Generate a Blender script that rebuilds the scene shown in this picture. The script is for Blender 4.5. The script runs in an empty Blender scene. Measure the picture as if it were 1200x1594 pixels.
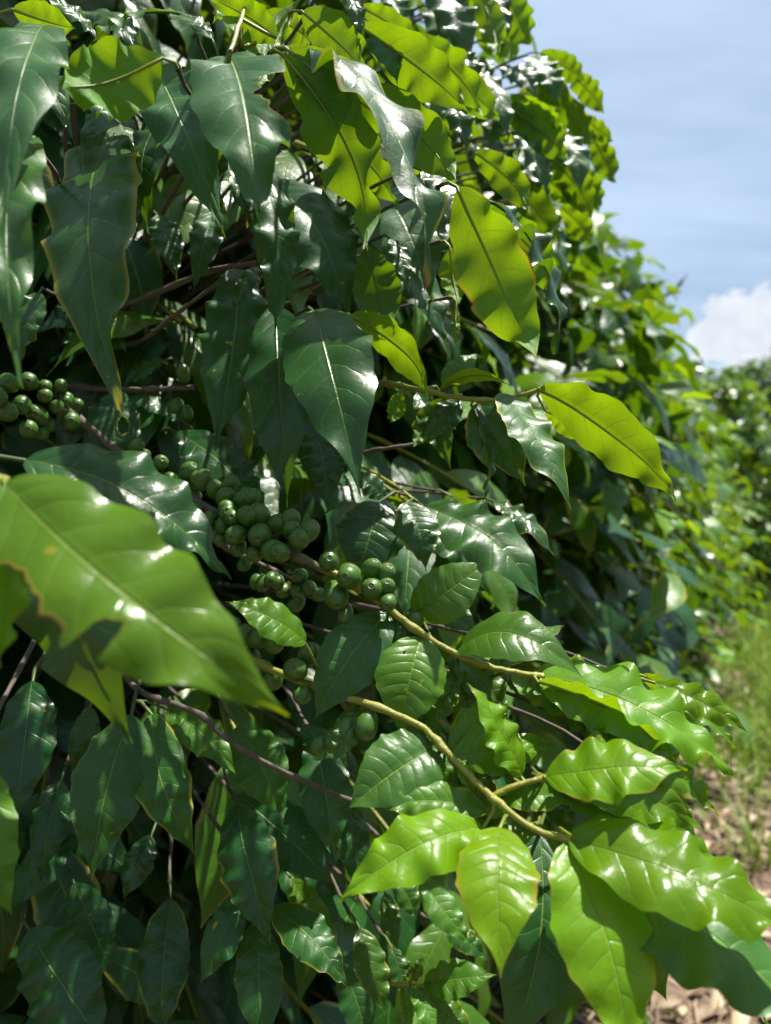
import bpy, math, random
import numpy as np
from mathutils import Vector, Matrix
from mathutils.bvhtree import BVHTree

# ------------------------------------------------------------------ camera, sky, sun, exposure
scene = bpy.context.scene
COL = scene.collection
FPX, CX, CY = 1150.0, 600.0, 797.0          # focal length and centre of the 1200 x 1594 photograph
CAM_H, PITCH = 1.30, math.radians(-2.3)
SUN_EL, SUN_AZ = math.radians(70), math.radians(64)   # azimuth measured from +Y (view) towards +X
SUN_STRENGTH, SKY_STRENGTH, EXPOSURE = 5.0, 0.056, 1.05

cam = bpy.data.cameras.new('camera')
cam_o = bpy.data.objects.new('camera', cam)
COL.objects.link(cam_o)
cam_o.location = (0, 0, CAM_H)
cam_o.rotation_euler = (math.pi / 2 + PITCH, 0, 0)
cam.sensor_fit = 'VERTICAL'
cam.sensor_height = 36.0
cam.lens = FPX / 1594 * 36
cam.clip_start, cam.clip_end = 0.02, 3000
cam.dof.use_dof = True
cam.dof.focus_distance = 0.47
cam.dof.aperture_fstop = cam.lens / 4.2
scene.camera = cam_o

sun_dir = Vector((math.sin(SUN_AZ) * math.cos(SUN_EL), math.cos(SUN_AZ) * math.cos(SUN_EL), math.sin(SUN_EL)))
sl = bpy.data.lights.new('sun', 'SUN')
sl.energy, sl.angle, sl.color = SUN_STRENGTH, math.radians(0.53), (1.0, 0.95, 0.86)
so = bpy.data.objects.new('sun', sl)
COL.objects.link(so)
so.rotation_euler = sun_dir.to_track_quat('Z', 'Y').to_euler()
so.location = (0, 0, 8)

scene.view_settings.view_transform = 'Standard'
scene.view_settings.look = 'None'
scene.view_settings.exposure = EXPOSURE
scene.view_settings.gamma = 1.0
scene.view_settings.use_curve_mapping = False
scene.cycles.max_bounces = 10
scene.cycles.transmission_bounces = 8
scene.cycles.diffuse_bounces = 5


class NT:
    """short-hand for wiring shader nodes"""
    def __init__(self, tree):
        self.t = tree
        tree.nodes.clear()

    def n(self, typ, **kw):
        nd = self.t.nodes.new(typ)
        for k, v in kw.items():
            setattr(nd, k, v)
        return nd

    def put(self, sock, v):
        if isinstance(v, bpy.types.NodeSocket):
            self.t.links.new(v, sock)
        elif v is not None:
            if sock.type == 'RGBA' and len(v) == 3:
                v = (*v, 1)
            sock.default_value = v

    def m(self, op, a, b=None, c=None):
        nd = self.n('ShaderNodeMath', operation=op)
        for i, v in enumerate((a, b, c)):
            if v is not None:
                self.put(nd.inputs[i], v)
        return nd.outputs[0]

    def vm(self, op, a, b=None):
        nd = self.n('ShaderNodeVectorMath', operation=op)
        self.put(nd.inputs[0], a)
        if b is not None:
            self.put(nd.inputs[1], b)
        return nd.outputs['Value'] if op in ('DOT_PRODUCT', 'LENGTH', 'DISTANCE') else nd.outputs[0]

    def ss(self, x, lo, hi, a=0.0, b=1.0):
        nd = self.n('ShaderNodeMapRange', interpolation_type='SMOOTHSTEP')
        for i, v in enumerate((x, lo, hi, a, b)):
            self.put(nd.inputs[i], v)
        return nd.outputs[0]

    def mix(self, f, a, b, blend='MIX'):
        nd = self.n('ShaderNodeMix', data_type='RGBA', blend_type=blend)
        self.put(nd.inputs[0], f)
        self.put(nd.inputs[6], a)
        self.put(nd.inputs[7], b)
        return nd.outputs[2]

    def noise(self, vec, scale, detail=3.0, rough=0.55, out=0):
        nd = self.n('ShaderNodeTexNoise')
        if vec is not None:
            self.put(nd.inputs['Vector'], vec)
        nd.inputs['Scale'].default_value = scale
        nd.inputs['Detail'].default_value = detail
        nd.inputs['Roughness'].default_value = rough
        return nd.outputs[out]


def build_world():
    w = bpy.data.worlds.new('World')
    scene.world = w
    w.use_nodes = True
    N = NT(w.node_tree)
    sky = N.n('ShaderNodeTexSky', sky_type='NISHITA', sun_disc=False)
    sky.sun_elevation, sky.sun_rotation = SUN_EL, SUN_AZ
    sky.air_density, sky.dust_density, sky.ozone_density = 1.0, 1.6, 2.2
    d = N.n('ShaderNodeTexCoord').outputs['Generated']
    d = N.vm('NORMALIZE', d)
    sep = N.n('ShaderNodeSeparateXYZ')
    N.put(sep.inputs[0], d)
    z = sep.outputs[2]
    # thin high streaks all over the sky: a plane overhead seen in perspective
    k = N.m('DIVIDE', 1.0, N.m('ADD', N.m('MAXIMUM', z, 0.0), 0.18))
    flat = N.vm('MULTIPLY', d, (1, 1, 0))
    sc = N.n('ShaderNodeVectorMath', operation='SCALE')
    N.put(sc.inputs[0], flat)
    N.put(sc.inputs['Scale'], k)
    mp = N.n('ShaderNodeMapping')
    mp.inputs['Rotation'].default_value = (0, 0, 0.5)
    mp.inputs['Scale'].default_value = (0.55, 1.5, 1)
    N.put(mp.inputs['Vector'], sc.outputs[0])
    thin = N.ss(N.noise(mp.outputs[0], 1.5, 6, 0.55), 0.32, 0.70, 0.24, 0.60)
    # heaped clouds low around the horizon
    band = N.m('MULTIPLY', N.ss(z, -0.05, 0.03), N.ss(z, 0.20, 0.29, 1, 0))
    heap = N.noise(N.vm('MULTIPLY', d, (1, 1, 1.4)), 11.0, 8, 0.58)
    az, el = math.atan2(1195 - CX, FPX), math.radians(9.5)
    c0 = (math.sin(az) * math.cos(el), math.cos(az) * math.cos(el), math.sin(el))
    dist = N.vm('LENGTH', N.vm('MULTIPLY', N.vm('SUBTRACT', d, c0), (1, 1, 1.25)))
    bump = N.ss(dist, 0.04, 0.135, 0.225, -0.06)
    fine = N.m('MULTIPLY', N.m('SUBTRACT', N.noise(d, 16, 6, 0.6), 0.5), 0.35)
    cl = N.ss(N.m('ADD', N.m('ADD', heap, bump), fine), 0.60, 0.635)
    cl = N.m('MULTIPLY', N.m('MULTIPLY', cl, band), 0.88)
    shade = N.ss(N.noise(d, 22, 5, 0.6), 0.3, 0.7)
    ccol = N.mix(shade, (6.6, 7.1, 7.9), (8.6, 8.9, 9.2))
    c1 = N.mix(thin, sky.outputs[0], (7.0, 8.8, 11.0))
    c2 = N.mix(cl, c1, ccol)
    bg = N.n('ShaderNodeBackground')
    N.put(bg.inputs[0], c2)
    bg.inputs[1].default_value = SKY_STRENGTH
    o = N.n('ShaderNodeOutputWorld')
    N.t.links.new(bg.outputs[0], o.inputs[0])


build_world()

# ------------------------------------------------------------------ layout
cp, sp_ = math.cos(PITCH), math.sin(PITCH)
C_R, C_U, C_F = np.array((1.0, 0, 0)), np.array((0, -sp_, cp)), np.array((0, cp, sp_))
CAM = np.array((0, 0, CAM_H))


def P(x, y, z):
    """a point seen at photograph pixel (x, y), z metres in front of the lens"""
    return CAM + z * ((x - CX) / FPX * C_R - (y - CY) / FPX * C_U + C_F)


def proj(p):
    q = np.asarray(p) - CAM
    z = q @ C_F
    zz = np.where(np.abs(z) < 1e-6, 1e-6, z)
    return CX + FPX * (q @ C_R) / zz, CY - FPX * (q @ C_U) / zz, z


def cv(v):
    """camera-space vector (right, up, towards the lens) to world"""
    return v[0] * C_R + v[1] * C_U - v[2] * C_F


ROW = np.array((0.492, 0.870, 0.0))          # along the planted row
OUT = np.array((0.870, -0.492, 0.0))         # from the row out to the alley
UP = np.array((0, 0, 1.0))
SUN = np.array(sun_dir)


def nrm(v):
    v = np.asarray(v, float)
    return v / (np.linalg.norm(v) + 1e-12)


# ------------------------------------------------------------------ materials
def new_mat(name):
    m = bpy.data.materials.new(name)
    m.use_nodes = True
    return m, NT(m.node_tree)


def out(N, sh):
    o = N.n('ShaderNodeOutputMaterial')
    N.t.links.new(sh, o.inputs[0])


def leaf_material():
    m, N = new_mat('coffee_leaf')
    st = N.n('ShaderNodeAttribute', attribute_name='st').outputs['Vector']
    ti = N.n('ShaderNodeAttribute', attribute_name='tint').outputs['Vector']
    a = N.n('ShaderNodeSeparateXYZ'); N.put(a.inputs[0], st)
    b = N.n('ShaderNodeSeparateXYZ'); N.put(b.inputs[0], ti)
    s, t = a.outputs[0], a.outputs[1]
    youth, wear, rnd = b.outputs
    geo = N.n('ShaderNodeNewGeometry')
    pos, back = geo.outputs['Position'], geo.outputs['Backfacing']
    x = N.m('ABSOLUTE', t)
    wob = N.m('MULTIPLY', N.m('SUBTRACT', N.noise(pos, 45, 2), 0.5), 0.05)
    ph = N.m('MULTIPLY', N.m('ADD', N.m('SUBTRACT', s, N.m('MULTIPLY', N.m('POWER', x, 1.3), 0.13)), wob), 9.0)
    ph = N.m('ADD', ph, N.m('MULTIPLY', N.m('GREATER_THAN', t, 0.0), 0.42))
    fr = N.m('MULTIPLY', N.m('ABSOLUTE', N.m('SUBTRACT', N.m('FRACT', N.m('ADD', ph, 10.0)), 0.5)), 2.0)
    edgefade = N.ss(x, 0.55, 0.98, 1, 0)
    vein = N.m('MULTIPLY', N.ss(fr, 0.88, 0.99), edgefade)
    mid = N.ss(x, 0.012, 0.040, 1, 0)
    quilt = N.m('MULTIPLY', N.m('POWER', fr, 3.0), N.ss(x, 0.3, 1.0, 1, 0.25))
    fine = N.noise(pos, 260, 3, 0.6)
    blot = N.noise(pos, 34, 4, 0.6)
    h = N.m('ADD', N.m('MULTIPLY', quilt, -0.22), N.m('MULTIPLY', mid, -0.5))
    h = N.m('ADD', h, N.m('MULTIPLY', fine, 0.30))
    h = N.m('ADD', h, N.m('MULTIPLY', vein, -0.10))
    h = N.m('ADD', h, N.m('MULTIPLY', blot, 0.8))
    bmp = N.n('ShaderNodeBump')
    bmp.inputs['Strength'].default_value = 0.55
    bmp.inputs['Distance'].default_value = 0.0016
    N.put(bmp.inputs['Height'], h)
    # colours of the blade
    up = N.mix(youth, (0.0035, 0.050, 0.010), (0.140, 0.310, 0.002))
    up = N.mix(N.ss(blot, 0.35, 0.75, 0, 0.35), up, N.mix(youth, (0.009, 0.082, 0.016), (0.215, 0.355, 0.002)))
    up = N.mix(N.m('MULTIPLY', vein, N.m('ADD', 0.16, N.m('MULTIPLY', youth, 0.25))), up, (0.16, 0.26, 0.05))
    up = N.mix(N.m('MULTIPLY', mid, N.m('ADD', 0.42, N.m('MULTIPLY', youth, 0.4))), up, (0.22, 0.33, 0.045))
    lo = N.mix(youth, (0.028, 0.115, 0.020), (0.11, 0.25, 0.012))
    lo = N.mix(N.m('MULTIPLY', N.m('MAXIMUM', vein, mid), 0.4), lo, (0.20, 0.28, 0.07))
    base = N.mix(back, up, lo)
    # brown, yellow-rimmed wear at margins and bites, and the odd spot
    spots = N.ss(N.noise(pos, 95, 2), 0.715, 0.765)
    wr = N.m('MAXIMUM', wear, N.m('MULTIPLY', spots, 0.6))
    yel = N.ss(wr, 0.25, 0.6)
    brn = N.ss(wr, 0.62, 0.85)
    base = N.mix(N.m('MULTIPLY', yel, 0.8), base, (0.30, 0.27, 0.02))
    base = N.mix(brn, base, (0.085, 0.035, 0.015))
    hsv = N.n('ShaderNodeHueSaturation')
    N.put(hsv.inputs['Value'], N.m('ADD', 0.80, N.m('MULTIPLY', rnd, 0.42)))
    N.put(hsv.inputs['Hue'], N.m('ADD', 0.492, N.m('MULTIPLY', rnd, 0.016)))
    N.put(hsv.inputs['Color'], base)
    base = hsv.outputs[0]
    tr = N.mix(youth, (0.16, 0.32, 0.003), (0.40, 0.58, 0.003))
    vo = N.n('ShaderNodeTexVoronoi', feature='DISTANCE_TO_EDGE')
    N.put(vo.inputs['Vector'], N.vm('MULTIPLY', st, (34.0, 8.0, 1.0)))
    vo.inputs['Scale'].default_value = 1.0
    net = N.ss(vo.outputs['Distance'], 0.015, 0.085, 1, 0)
    tr = N.mix(N.m('MULTIPLY', net, 0.22), tr, (0.10, 0.18, 0.01))
    tr = N.mix(N.ss(blot, 0.3, 0.7, 0.0, 0.3), tr, (0.13, 0.24, 0.005))
    tr = N.mix(N.m('MULTIPLY', vein, 0.45), tr, (0.10, 0.17, 0.01))
    tr = N.mix(N.m('MULTIPLY', mid, 0.6), tr, (0.12, 0.16, 0.01))
    tr = N.mix(N.m('MULTIPLY', yel, 0.7), tr, (0.45, 0.38, 0.01))
    tr = N.mix(brn, tr, (0.05, 0.02, 0.01))
    pr = N.n('ShaderNodeBsdfPrincipled')
    N.put(pr.inputs['Base Color'], base)
    ro = N.m('ADD', N.m('MULTIPLY', N.noise(pos, 60, 3), 0.16), N.mix(back, (0.31, 0.31, 0.31), (0.46, 0.46, 0.46)))
    ro = N.m('ADD', ro, N.m('MULTIPLY', N.m('SUBTRACT', rnd, 0.5), 0.20))
    N.put(pr.inputs['Roughness'], ro)
    N.put(pr.inputs['Specular IOR Level'], N.mix(back, N.mix(youth, (0.42, 0.42, 0.42), (0.20, 0.20, 0.20)), (0.26, 0.26, 0.26)))
    N.put(pr.inputs['Normal'], bmp.outputs[0])
    N.put(pr.inputs['Coat Weight'], N.mix(back, (0.17, 0.17, 0.17), (0.0, 0.0, 0.0)))
    pr.inputs['Coat Roughness'].default_value = 0.21
    N.put(pr.inputs['Coat Normal'], bmp.outputs[0])
    tl = N.n('ShaderNodeBsdfTranslucent')
    N.put(tl.inputs[0], tr)
    add = N.n('ShaderNodeMixShader')
    N.put(add.inputs[0], N.m('ADD', 0.22, N.m('MULTIPLY', youth, 0.22)))
    N.t.links.new(pr.outputs[0], add.inputs[1])
    N.t.links.new(tl.outputs[0], add.inputs[2])
    out(N, add.outputs[0])
    return m


def stem_material(name, c1, c2, rough=0.55, scale=140.0, bump=0.5):
    m, N = new_mat(name)
    pos = N.n('ShaderNodeNewGeometry').outputs['Position']
    n1 = N.noise(pos, scale, 4, 0.65)
    col = N.mix(N.ss(n1, 0.35, 0.68), c1, c2)
    pr = N.n('ShaderNodeBsdfPrincipled')
    N.put(pr.inputs['Base Color'], col)
    pr.inputs['Roughness'].default_value = rough
    bm = N.n('ShaderNodeBump')
    bm.inputs['Strength'].default_value = bump
    bm.inputs['Distance'].default_value = 0.001
    N.put(bm.inputs['Height'], N.noise(pos, scale * 2.3, 4, 0.7))
    N.put(pr.inputs['Normal'], bm.outputs[0])
    out(N, pr.outputs[0])
    return m


def branch_material():
    """green-yellow towards the growing end, grey-brown bark further back: attribute tint.x"""
    m, N = new_mat('coffee_branch')
    ti = N.n('ShaderNodeAttribute', attribute_name='tint').outputs['Vector']
    b = N.n('ShaderNodeSeparateXYZ'); N.put(b.inputs[0], ti)
    pos = N.n('ShaderNodeNewGeometry').outputs['Position']
    n1 = N.noise(pos, 150, 5, 0.68)
    green = N.mix(n1, (0.13, 0.15, 0.012), (0.30, 0.29, 0.03))
    bark = N.mix(n1, (0.035, 0.024, 0.017), (0.16, 0.125, 0.095))
    f = N.ss(N.m('ADD', b.outputs[0], N.m('MULTIPLY', N.m('SUBTRACT', N.noise(pos, 70, 3), 0.5), 0.5)), 0.4, 0.6)
    pr = N.n('ShaderNodeBsdfPrincipled')
    N.put(pr.inputs['Base Color'], N.mix(f, bark, green))
    N.put(pr.inputs['Roughness'], N.m('SUBTRACT', 0.75, N.m('MULTIPLY', f, 0.33)))
    bm = N.n('ShaderNodeBump')
    bm.inputs['Strength'].default_value = 0.7
    bm.inputs['Distance'].default_value = 0.0012
    N.put(bm.inputs['Height'], N.noise(pos, 380, 4, 0.7))
    N.put(pr.inputs['Normal'], bm.outputs[0])
    out(N, pr.outputs[0])
    return m


def cherry_material():
    m, N = new_mat('green_coffee_cherry')
    ti = N.n('ShaderNodeAttribute', attribute_name='tint').outputs['Vector']
    b = N.n('ShaderNodeSeparateXYZ'); N.put(b.inputs[0], ti)
    pos = N.n('ShaderNodeNewGeometry').outputs['Position']
    n1 = N.noise(pos, 170, 4, 0.6)
    rnd = N.n('ShaderNodeObjectInfo').outputs['Random']
    col = N.mix(n1, (0.020, 0.078, 0.007), (0.055, 0.140, 0.010))
    col = N.mix(N.m('MULTIPLY', rnd, 0.55), col, (0.075, 0.135, 0.018))
    speck = N.ss(N.noise(pos, 900, 2), 0.66, 0.74)
    col = N.mix(N.m('MULTIPLY', speck, 0.5), col, (0.12, 0.20, 0.05))
    col = N.mix(N.m('MULTIPLY', b.outputs[0], 0.85), col, (0.12, 0.105, 0.045))
    col = N.mix(b.outputs[1], col, (0.035, 0.022, 0.012))
    pr = N.n('ShaderNodeBsdfPrincipled')
    N.put(pr.inputs['Base Color'], col)
    N.put(pr.inputs['Roughness'], N.m('ADD', 0.27, N.m('MULTIPLY', n1, 0.25)))
    pr.inputs['Subsurface Weight'].default_value = 0.12
    pr.inputs['Subsurface Radius'].default_value = (0.3, 1.0, 0.1)
    pr.inputs['Subsurface Scale'].default_value = 0.003
    bm = N.n('ShaderNodeBump')
    bm.inputs['Strength'].default_value = 0.25
    bm.inputs['Distance'].default_value = 0.0006
    N.put(bm.inputs['Height'], N.noise(pos, 330, 3, 0.6))
    N.put(pr.inputs['Normal'], bm.outputs[0])
    out(N, pr.outputs[0])
    return m


def ground_material():
    m, N = new_mat('littered_soil')
    pos = N.n('ShaderNodeNewGeometry').outputs['Position']
    n1, n2, n3 = N.noise(pos, 2.2, 6, 0.6), N.noise(pos, 17, 6, 0.7), N.noise(pos, 85, 5, 0.7)
    col = N.mix(N.ss(n2, 0.32, 0.7), (0.11, 0.07, 0.048), (0.32, 0.225, 0.165))
    col = N.mix(N.ss(n3, 0.5, 0.75, 0, 0.8), col, (0.42, 0.33, 0.25))
    col = N.mix(N.ss(n3, 0.22, 0.4, 0.8, 0), col, (0.05, 0.03, 0.02))
    a = N.vm('DOT_PRODUCT', pos, tuple(OUT))
    turf = N.m('MULTIPLY', N.ss(N.m('ADD', a, N.m('MULTIPLY', N.m('SUBTRACT', n1, 0.5), 1.6)), -0.55, 0.1),
               N.m('MULTIPLY', N.ss(n2, 0.25, 0.6, 0.55, 1.0), N.ss(N.vm('DOT_PRODUCT', pos, tuple(ROW)), 2.8, 4.2)))
    col = N.mix(turf, col, N.mix(n3, (0.035, 0.075, 0.012), (0.10, 0.16, 0.03)))
    pr = N.n('ShaderNodeBsdfPrincipled')
    N.put(pr.inputs['Base Color'], col)
    pr.inputs['Roughness'].default_value = 0.95
    pr.inputs['Specular IOR Level'].default_value = 0.2
    bm = N.n('ShaderNodeBump')
    bm.inputs['Strength'].default_value = 1.0
    bm.inputs['Distance'].default_value = 0.03
    N.put(bm.inputs['Height'], N.m('ADD', n2, N.m('MULTIPLY', n3, 0.5)))
    N.put(pr.inputs['Normal'], bm.outputs[0])
    out(N, pr.outputs[0])
    return m


def blade_material(name, c1, c2, trans):
    m, N = new_mat(name)
    ti = N.n('ShaderNodeAttribute', attribute_name='tint').outputs['Vector']
    b = N.n('ShaderNodeSeparateXYZ'); N.put(b.inputs[0], ti)
    col = N.mix(b.outputs[0], c1, c2)
    pr = N.n('ShaderNodeBsdfPrincipled')
    N.put(pr.inputs['Base Color'], col)
    pr.inputs['Roughness'].default_value = 0.6
    tl = N.n('ShaderNodeBsdfTranslucent')
    N.put(tl.inputs[0], N.mix(0.35, col, (0.35, 0.42, 0.05)))
    mx = N.n('ShaderNodeMixShader')
    mx.inputs[0].default_value = trans
    N.t.links.new(pr.outputs[0], mx.inputs[1])
    N.t.links.new(tl.outputs[0], mx.inputs[2])
    out(N, mx.outputs[0])
    return m


M_LEAF = leaf_material()
def petiole_material():
    m, N = new_mat('leaf_petiole')
    ti = N.n('ShaderNodeAttribute', attribute_name='tint').outputs['Vector']
    b = N.n('ShaderNodeSeparateXYZ'); N.put(b.inputs[0], ti)
    pos = N.n('ShaderNodeNewGeometry').outputs['Position']
    n1 = N.noise(pos, 160, 3, 0.6)
    col = N.mix(b.outputs[0], N.mix(n1, (0.022, 0.045, 0.010), (0.06, 0.09, 0.018)), N.mix(n1, (0.14, 0.19, 0.012), (0.30, 0.33, 0.03)))
    pr = N.n('ShaderNodeBsdfPrincipled')
    N.put(pr.inputs['Base Color'], col)
    pr.inputs['Roughness'].default_value = 0.5
    out(N, pr.outputs[0])
    return m


M_PET = petiole_material()
M_BRANCH = branch_material()
M_BARK = stem_material('coffee_bark', (0.045, 0.034, 0.026), (0.17, 0.14, 0.11), 0.85, 60, 1.0)
M_CHERRY = cherry_material()
M_SOIL = ground_material()
M_GRASS = blade_material('alley_grass', (0.08, 0.17, 0.010), (0.24, 0.38, 0.03), 0.35)
M_LITTER = blade_material('dry_litter', (0.13, 0.085, 0.045), (0.50, 0.40, 0.26), 0.12)


# ------------------------------------------------------------------ mesh helpers
def mesh_from(name, V, F, mats, fm=None, st=None, tint=None, smooth=True):
    """V (n,3) float, F list/array of quads (m,4) (a triangle repeats its last index is not allowed: quads only)"""
    V = np.asarray(V, np.float32)
    F = np.asarray(F, np.int32)
    me = bpy.data.meshes.new(name)
    me.vertices.add(len(V))
    me.vertices.foreach_set('co', V.ravel())
    me.loops.add(F.size)
    me.loops.foreach_set('vertex_index', F.ravel())
    me.polygons.add(len(F))
    me.polygons.foreach_set('loop_start', np.arange(0, F.size, 4, dtype=np.int32))
    for mt in mats:
        me.materials.append(mt)
    if fm is not None:
        me.polygons.foreach_set('material_index', np.asarray(fm, np.int32))
    if smooth:
        me.polygons.foreach_set('use_smooth', np.ones(len(F), bool))
    for nm, arr in (('st', st), ('tint', tint)):
        if arr is not None:
            at = me.attributes.new(nm, 'FLOAT_VECTOR', 'POINT')
            at.data.foreach_set('vector', np.asarray(arr, np.float32).ravel())
    me.update(calc_edges=True)
    me.validate()
    return me


def link(name, data, parent=None, world=None, kind=None):
    o = bpy.data.objects.new(name, data)
    COL.objects.link(o)
    W = world if world is not None else Matrix.Identity(4)
    if parent is not None:
        o.parent = parent
        o.matrix_local = PW[parent.name].inverted() @ W
    else:
        o.matrix_local = W
    PW[o.name] = W
    if kind:
        o['kind'] = kind
    return o


PW = {}


def thing(name, label, cat, loc, group=None):
    o = link(name, None, None, Matrix.Translation(Vector(loc)))
    o['label'], o['category'] = label, cat
    if group:
        o['group'] = group
    return o


def tube(path, rad, n=6, caps=True):
    path = np.asarray(path, float)
    k = len(path)
    rad = np.broadcast_to(np.asarray(rad, float), (k,))
    tan = np.gradient(path, axis=0)
    tan /= np.linalg.norm(tan, axis=1)[:, None] + 1e-12
    ref = np.array((0.31, 0.17, 0.93))
    V = []
    for i in range(k):
        a = nrm(np.cross(tan[i], ref))
        b = np.cross(tan[i], a)
        for j in range(n):
            q = 2 * math.pi * j / n
            V.append(path[i] + rad[i] * (math.cos(q) * a + math.sin(q) * b))
    F = [(i * n + j, i * n + (j + 1) % n, (i + 1) * n + (j + 1) % n, (i + 1) * n + j) for i in range(k - 1) for j in range(n)]
    return np.array(V), F


def smooth_path(pts, per=6):
    """Catmull-Rom through the points"""
    p = np.asarray(pts, float)
    q = np.vstack((2 * p[0] - p[1], p, 2 * p[-1] - p[-2]))
    res = []
    for i in range(1, len(q) - 2):
        for u in np.linspace(0, 1, per, endpoint=False):
            a, b, c, d = q[i - 1:i + 3]
            res.append(0.5 * (2 * b + (c - a) * u + (2 * a - 5 * b + 4 * c - d) * u * u + (3 * b - a - 3 * c + d) * u ** 3))
    res.append(p[-1])
    return np.array(res)


def smoothstep(a, b, x):
    u = np.clip((x - a) / (b - a), 0, 1)
    return u * u * (3 - 2 * u)


def leaf_geo(ns=14, nt=6, w=0.40, wave=0.02, freq=5.5, arch=0.085, fold=0.16, bend=0.0, curl=0.10, twist=0.0,
             roll=0.0, youth=0.2, wear=0.0, rnd=0.5, seed=0, bites=(), holes=(), blunt=0.0, pet=None, petr=0.0011, L=0.12, margin=0.0):
    """a coffee leaf of length 1 along +X, upper face +Z: returns V, F, face material, st, tint"""
    g = np.random.default_rng(seed)
    s = np.linspace(0, 1, ns + 1)
    t = np.linspace(-1, 1, nt + 1)
    S, T = np.meshgrid(s, t, indexing='ij')
    f = np.sin(math.pi * np.clip(S, 0.0, 1) ** 0.86)
    f = np.clip(f, 0, 1) ** (0.66 + (0.62 - 0.4 * blunt) * S)
    f = np.maximum(f, 0.02)
    f = f * (1 - 0.10 * smoothstep(0.82, 0.97, S) * (1 - blunt))
    jag = 1 + 0.02 * np.sin(S * 57 + seed) * np.abs(T)
    cut = np.ones_like(S)
    wr = np.zeros_like(S)
    for (s0, side, ww, dp) in bites:
        u = np.clip(1 - ((S - s0) / ww) ** 2, 0, 1) ** 0.6
        on = (T * side > 0)
        rag = 1 + 0.10 * np.sin(S * 61 + 3 * s0) + 0.07 * np.sin(S * 127)
        c = 1 - dp * u * rag
        cut = np.where(on, np.minimum(cut, np.clip(c, 0.04, 1)), cut)
        wr = np.maximum(wr, on * (u > 0.02) * smoothstep(0.93, 1.0, np.abs(T)) * 0.9)
    pa, pb = g.uniform(0, 6.28, 2)
    fr = (0.85 * max(freq, 4.6) if ns > 20 else 0.8 * freq) * (1 + 0.08 * np.sin(S * 5 + pa))
    env = smoothstep(0.03, 0.2, S) * (1 - 0.55 * smoothstep(0.82, 1.0, S))
    am = np.where(T < 0, g.uniform(0.7, 1.3), g.uniform(0.7, 1.3)) * (1 + 0.6 * np.sin(S * 7.3 + pb + T))
    rip = (0.50 if ns > 20 else 0.65) * wave * np.abs(T * cut) ** 1.4 * np.sin(2 * math.pi * fr * S + np.where(T < 0, pa, pb)) * env * am
    ruf = 1 + min(1.1 * wave, 0.04) * np.sin(2 * math.pi * fr * S + np.where(T < 0, pa, pb) + 1.1) * env * am
    half = 0.5 * w * f * jag * ruf
    y = half * T * cut
    lump = 0.010 * np.sin(S * 8 + pa) * np.sin(T * 2.2 + pb) * np.clip(S * 8, 0, 1)
    qv = (S - 0.13 * np.abs(T) ** 1.3) * 9 + (T > 0) * 0.42
    quilt = -0.0010 * np.cos(2 * math.pi * qv) * np.clip(1 - np.abs(T) ** 3, 0, 1) * np.clip(np.abs(T) * 5, 0, 1) if ns > 30 else 0
    zf = fold * np.abs(y) - (0.9 * fold + 0.10) * y * y / (0.5 * w)
    # centre line
    cx = S * 1.0
    cz = arch * 4 * S * (1 - S) - curl * S ** 3 + roll * smoothstep(0.78, 1.0, S) * 0.12
    cy = bend * 4 * S * (1 - S)
    th = twist * S
    zz = zf + rip + lump + quilt
    V = np.stack((cx + 0.25 * rip * np.sign(T), cy + y * np.cos(th) - zz * np.sin(th), cz + y * np.sin(th) + zz * np.cos(th)), -1)
    st = np.stack((S, T * np.clip(cut, 0.1, 1), np.full_like(S, w)), -1)
    if wear > 0:
        nz = 0.5 + 0.5 * np.sin(S * 11 + pa) * np.sin(T * 3 + pb)
        wr = np.maximum(wr, wear * smoothstep(0.70, 1.0, np.maximum(np.abs(T), S ** 3)) * (0.35 + 0.65 * nz))
    if margin > 0:
        wr = np.maximum(wr, margin * smoothstep(0.86, 1.0, np.abs(T)))
    ti = np.stack((np.full_like(S, youth), wr, np.full_like(S, rnd)), -1)
    idx = np.arange((ns + 1) * (nt + 1)).reshape(ns + 1, nt + 1)
    F = np.stack((idx[:-1, :-1], idx[1:, :-1], idx[1:, 1:], idx[:-1, 1:]), -1).reshape(-1, 4)
    if holes:
        sc_, tc_ = (S[:-1, :-1] + S[1:, 1:]) / 2, (T[:-1, :-1] + T[1:, 1:]) / 2
        keep = np.ones(sc_.shape, bool)
        for (s0, t0, rs, rt) in holes:
            ang = np.arctan2((tc_ - t0) / rt, (sc_ - s0) / rs)
            dd = ((sc_ - s0) / rs) ** 2 + ((tc_ - t0) / rt) ** 2
            keep &= dd > 1 + 0.25 * np.sin(3 * ang + s0 * 20)
            dd2 = np.sqrt(((S - s0) / rs) ** 2 + ((T - t0) / rt) ** 2)
            ti[..., 1] = np.maximum(ti[..., 1], 0.75 * (1 - smoothstep(1.0, 1.3, dd2)))
        F = F[keep.reshape(-1)]
    V, st, ti = V.reshape(-1, 3), st.reshape(-1, 3), ti.reshape(-1, 3)
    fm = np.zeros(len(F), int)
    # petiole and midrib: one tapered tube, the midrib raised along the underside
    if pet is not None:
        ks = np.linspace(0.0, 0.86, 9 if ns > 20 else 4)
        rib = np.stack((ks, bend * 4 * ks * (1 - ks), arch * 4 * ks * (1 - ks) - curl * ks ** 3 + 0.010 * np.sin(ks * 8 + pa) * math.sin(pb) * np.clip(ks * 8, 0, 1) - 0.95 * petr / L * np.linspace(0.85, 0.16, len(ks))), -1)
        path = np.vstack((pet, rib[0:]))
        rr = np.concatenate((np.full(len(pet), petr), petr * np.linspace(0.85, 0.16, len(ks)))) / L
        TV, TF = tube(path, rr, 6 if ns > 20 else 3)
        F = np.vstack((F, np.array(TF) + len(V)))
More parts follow.
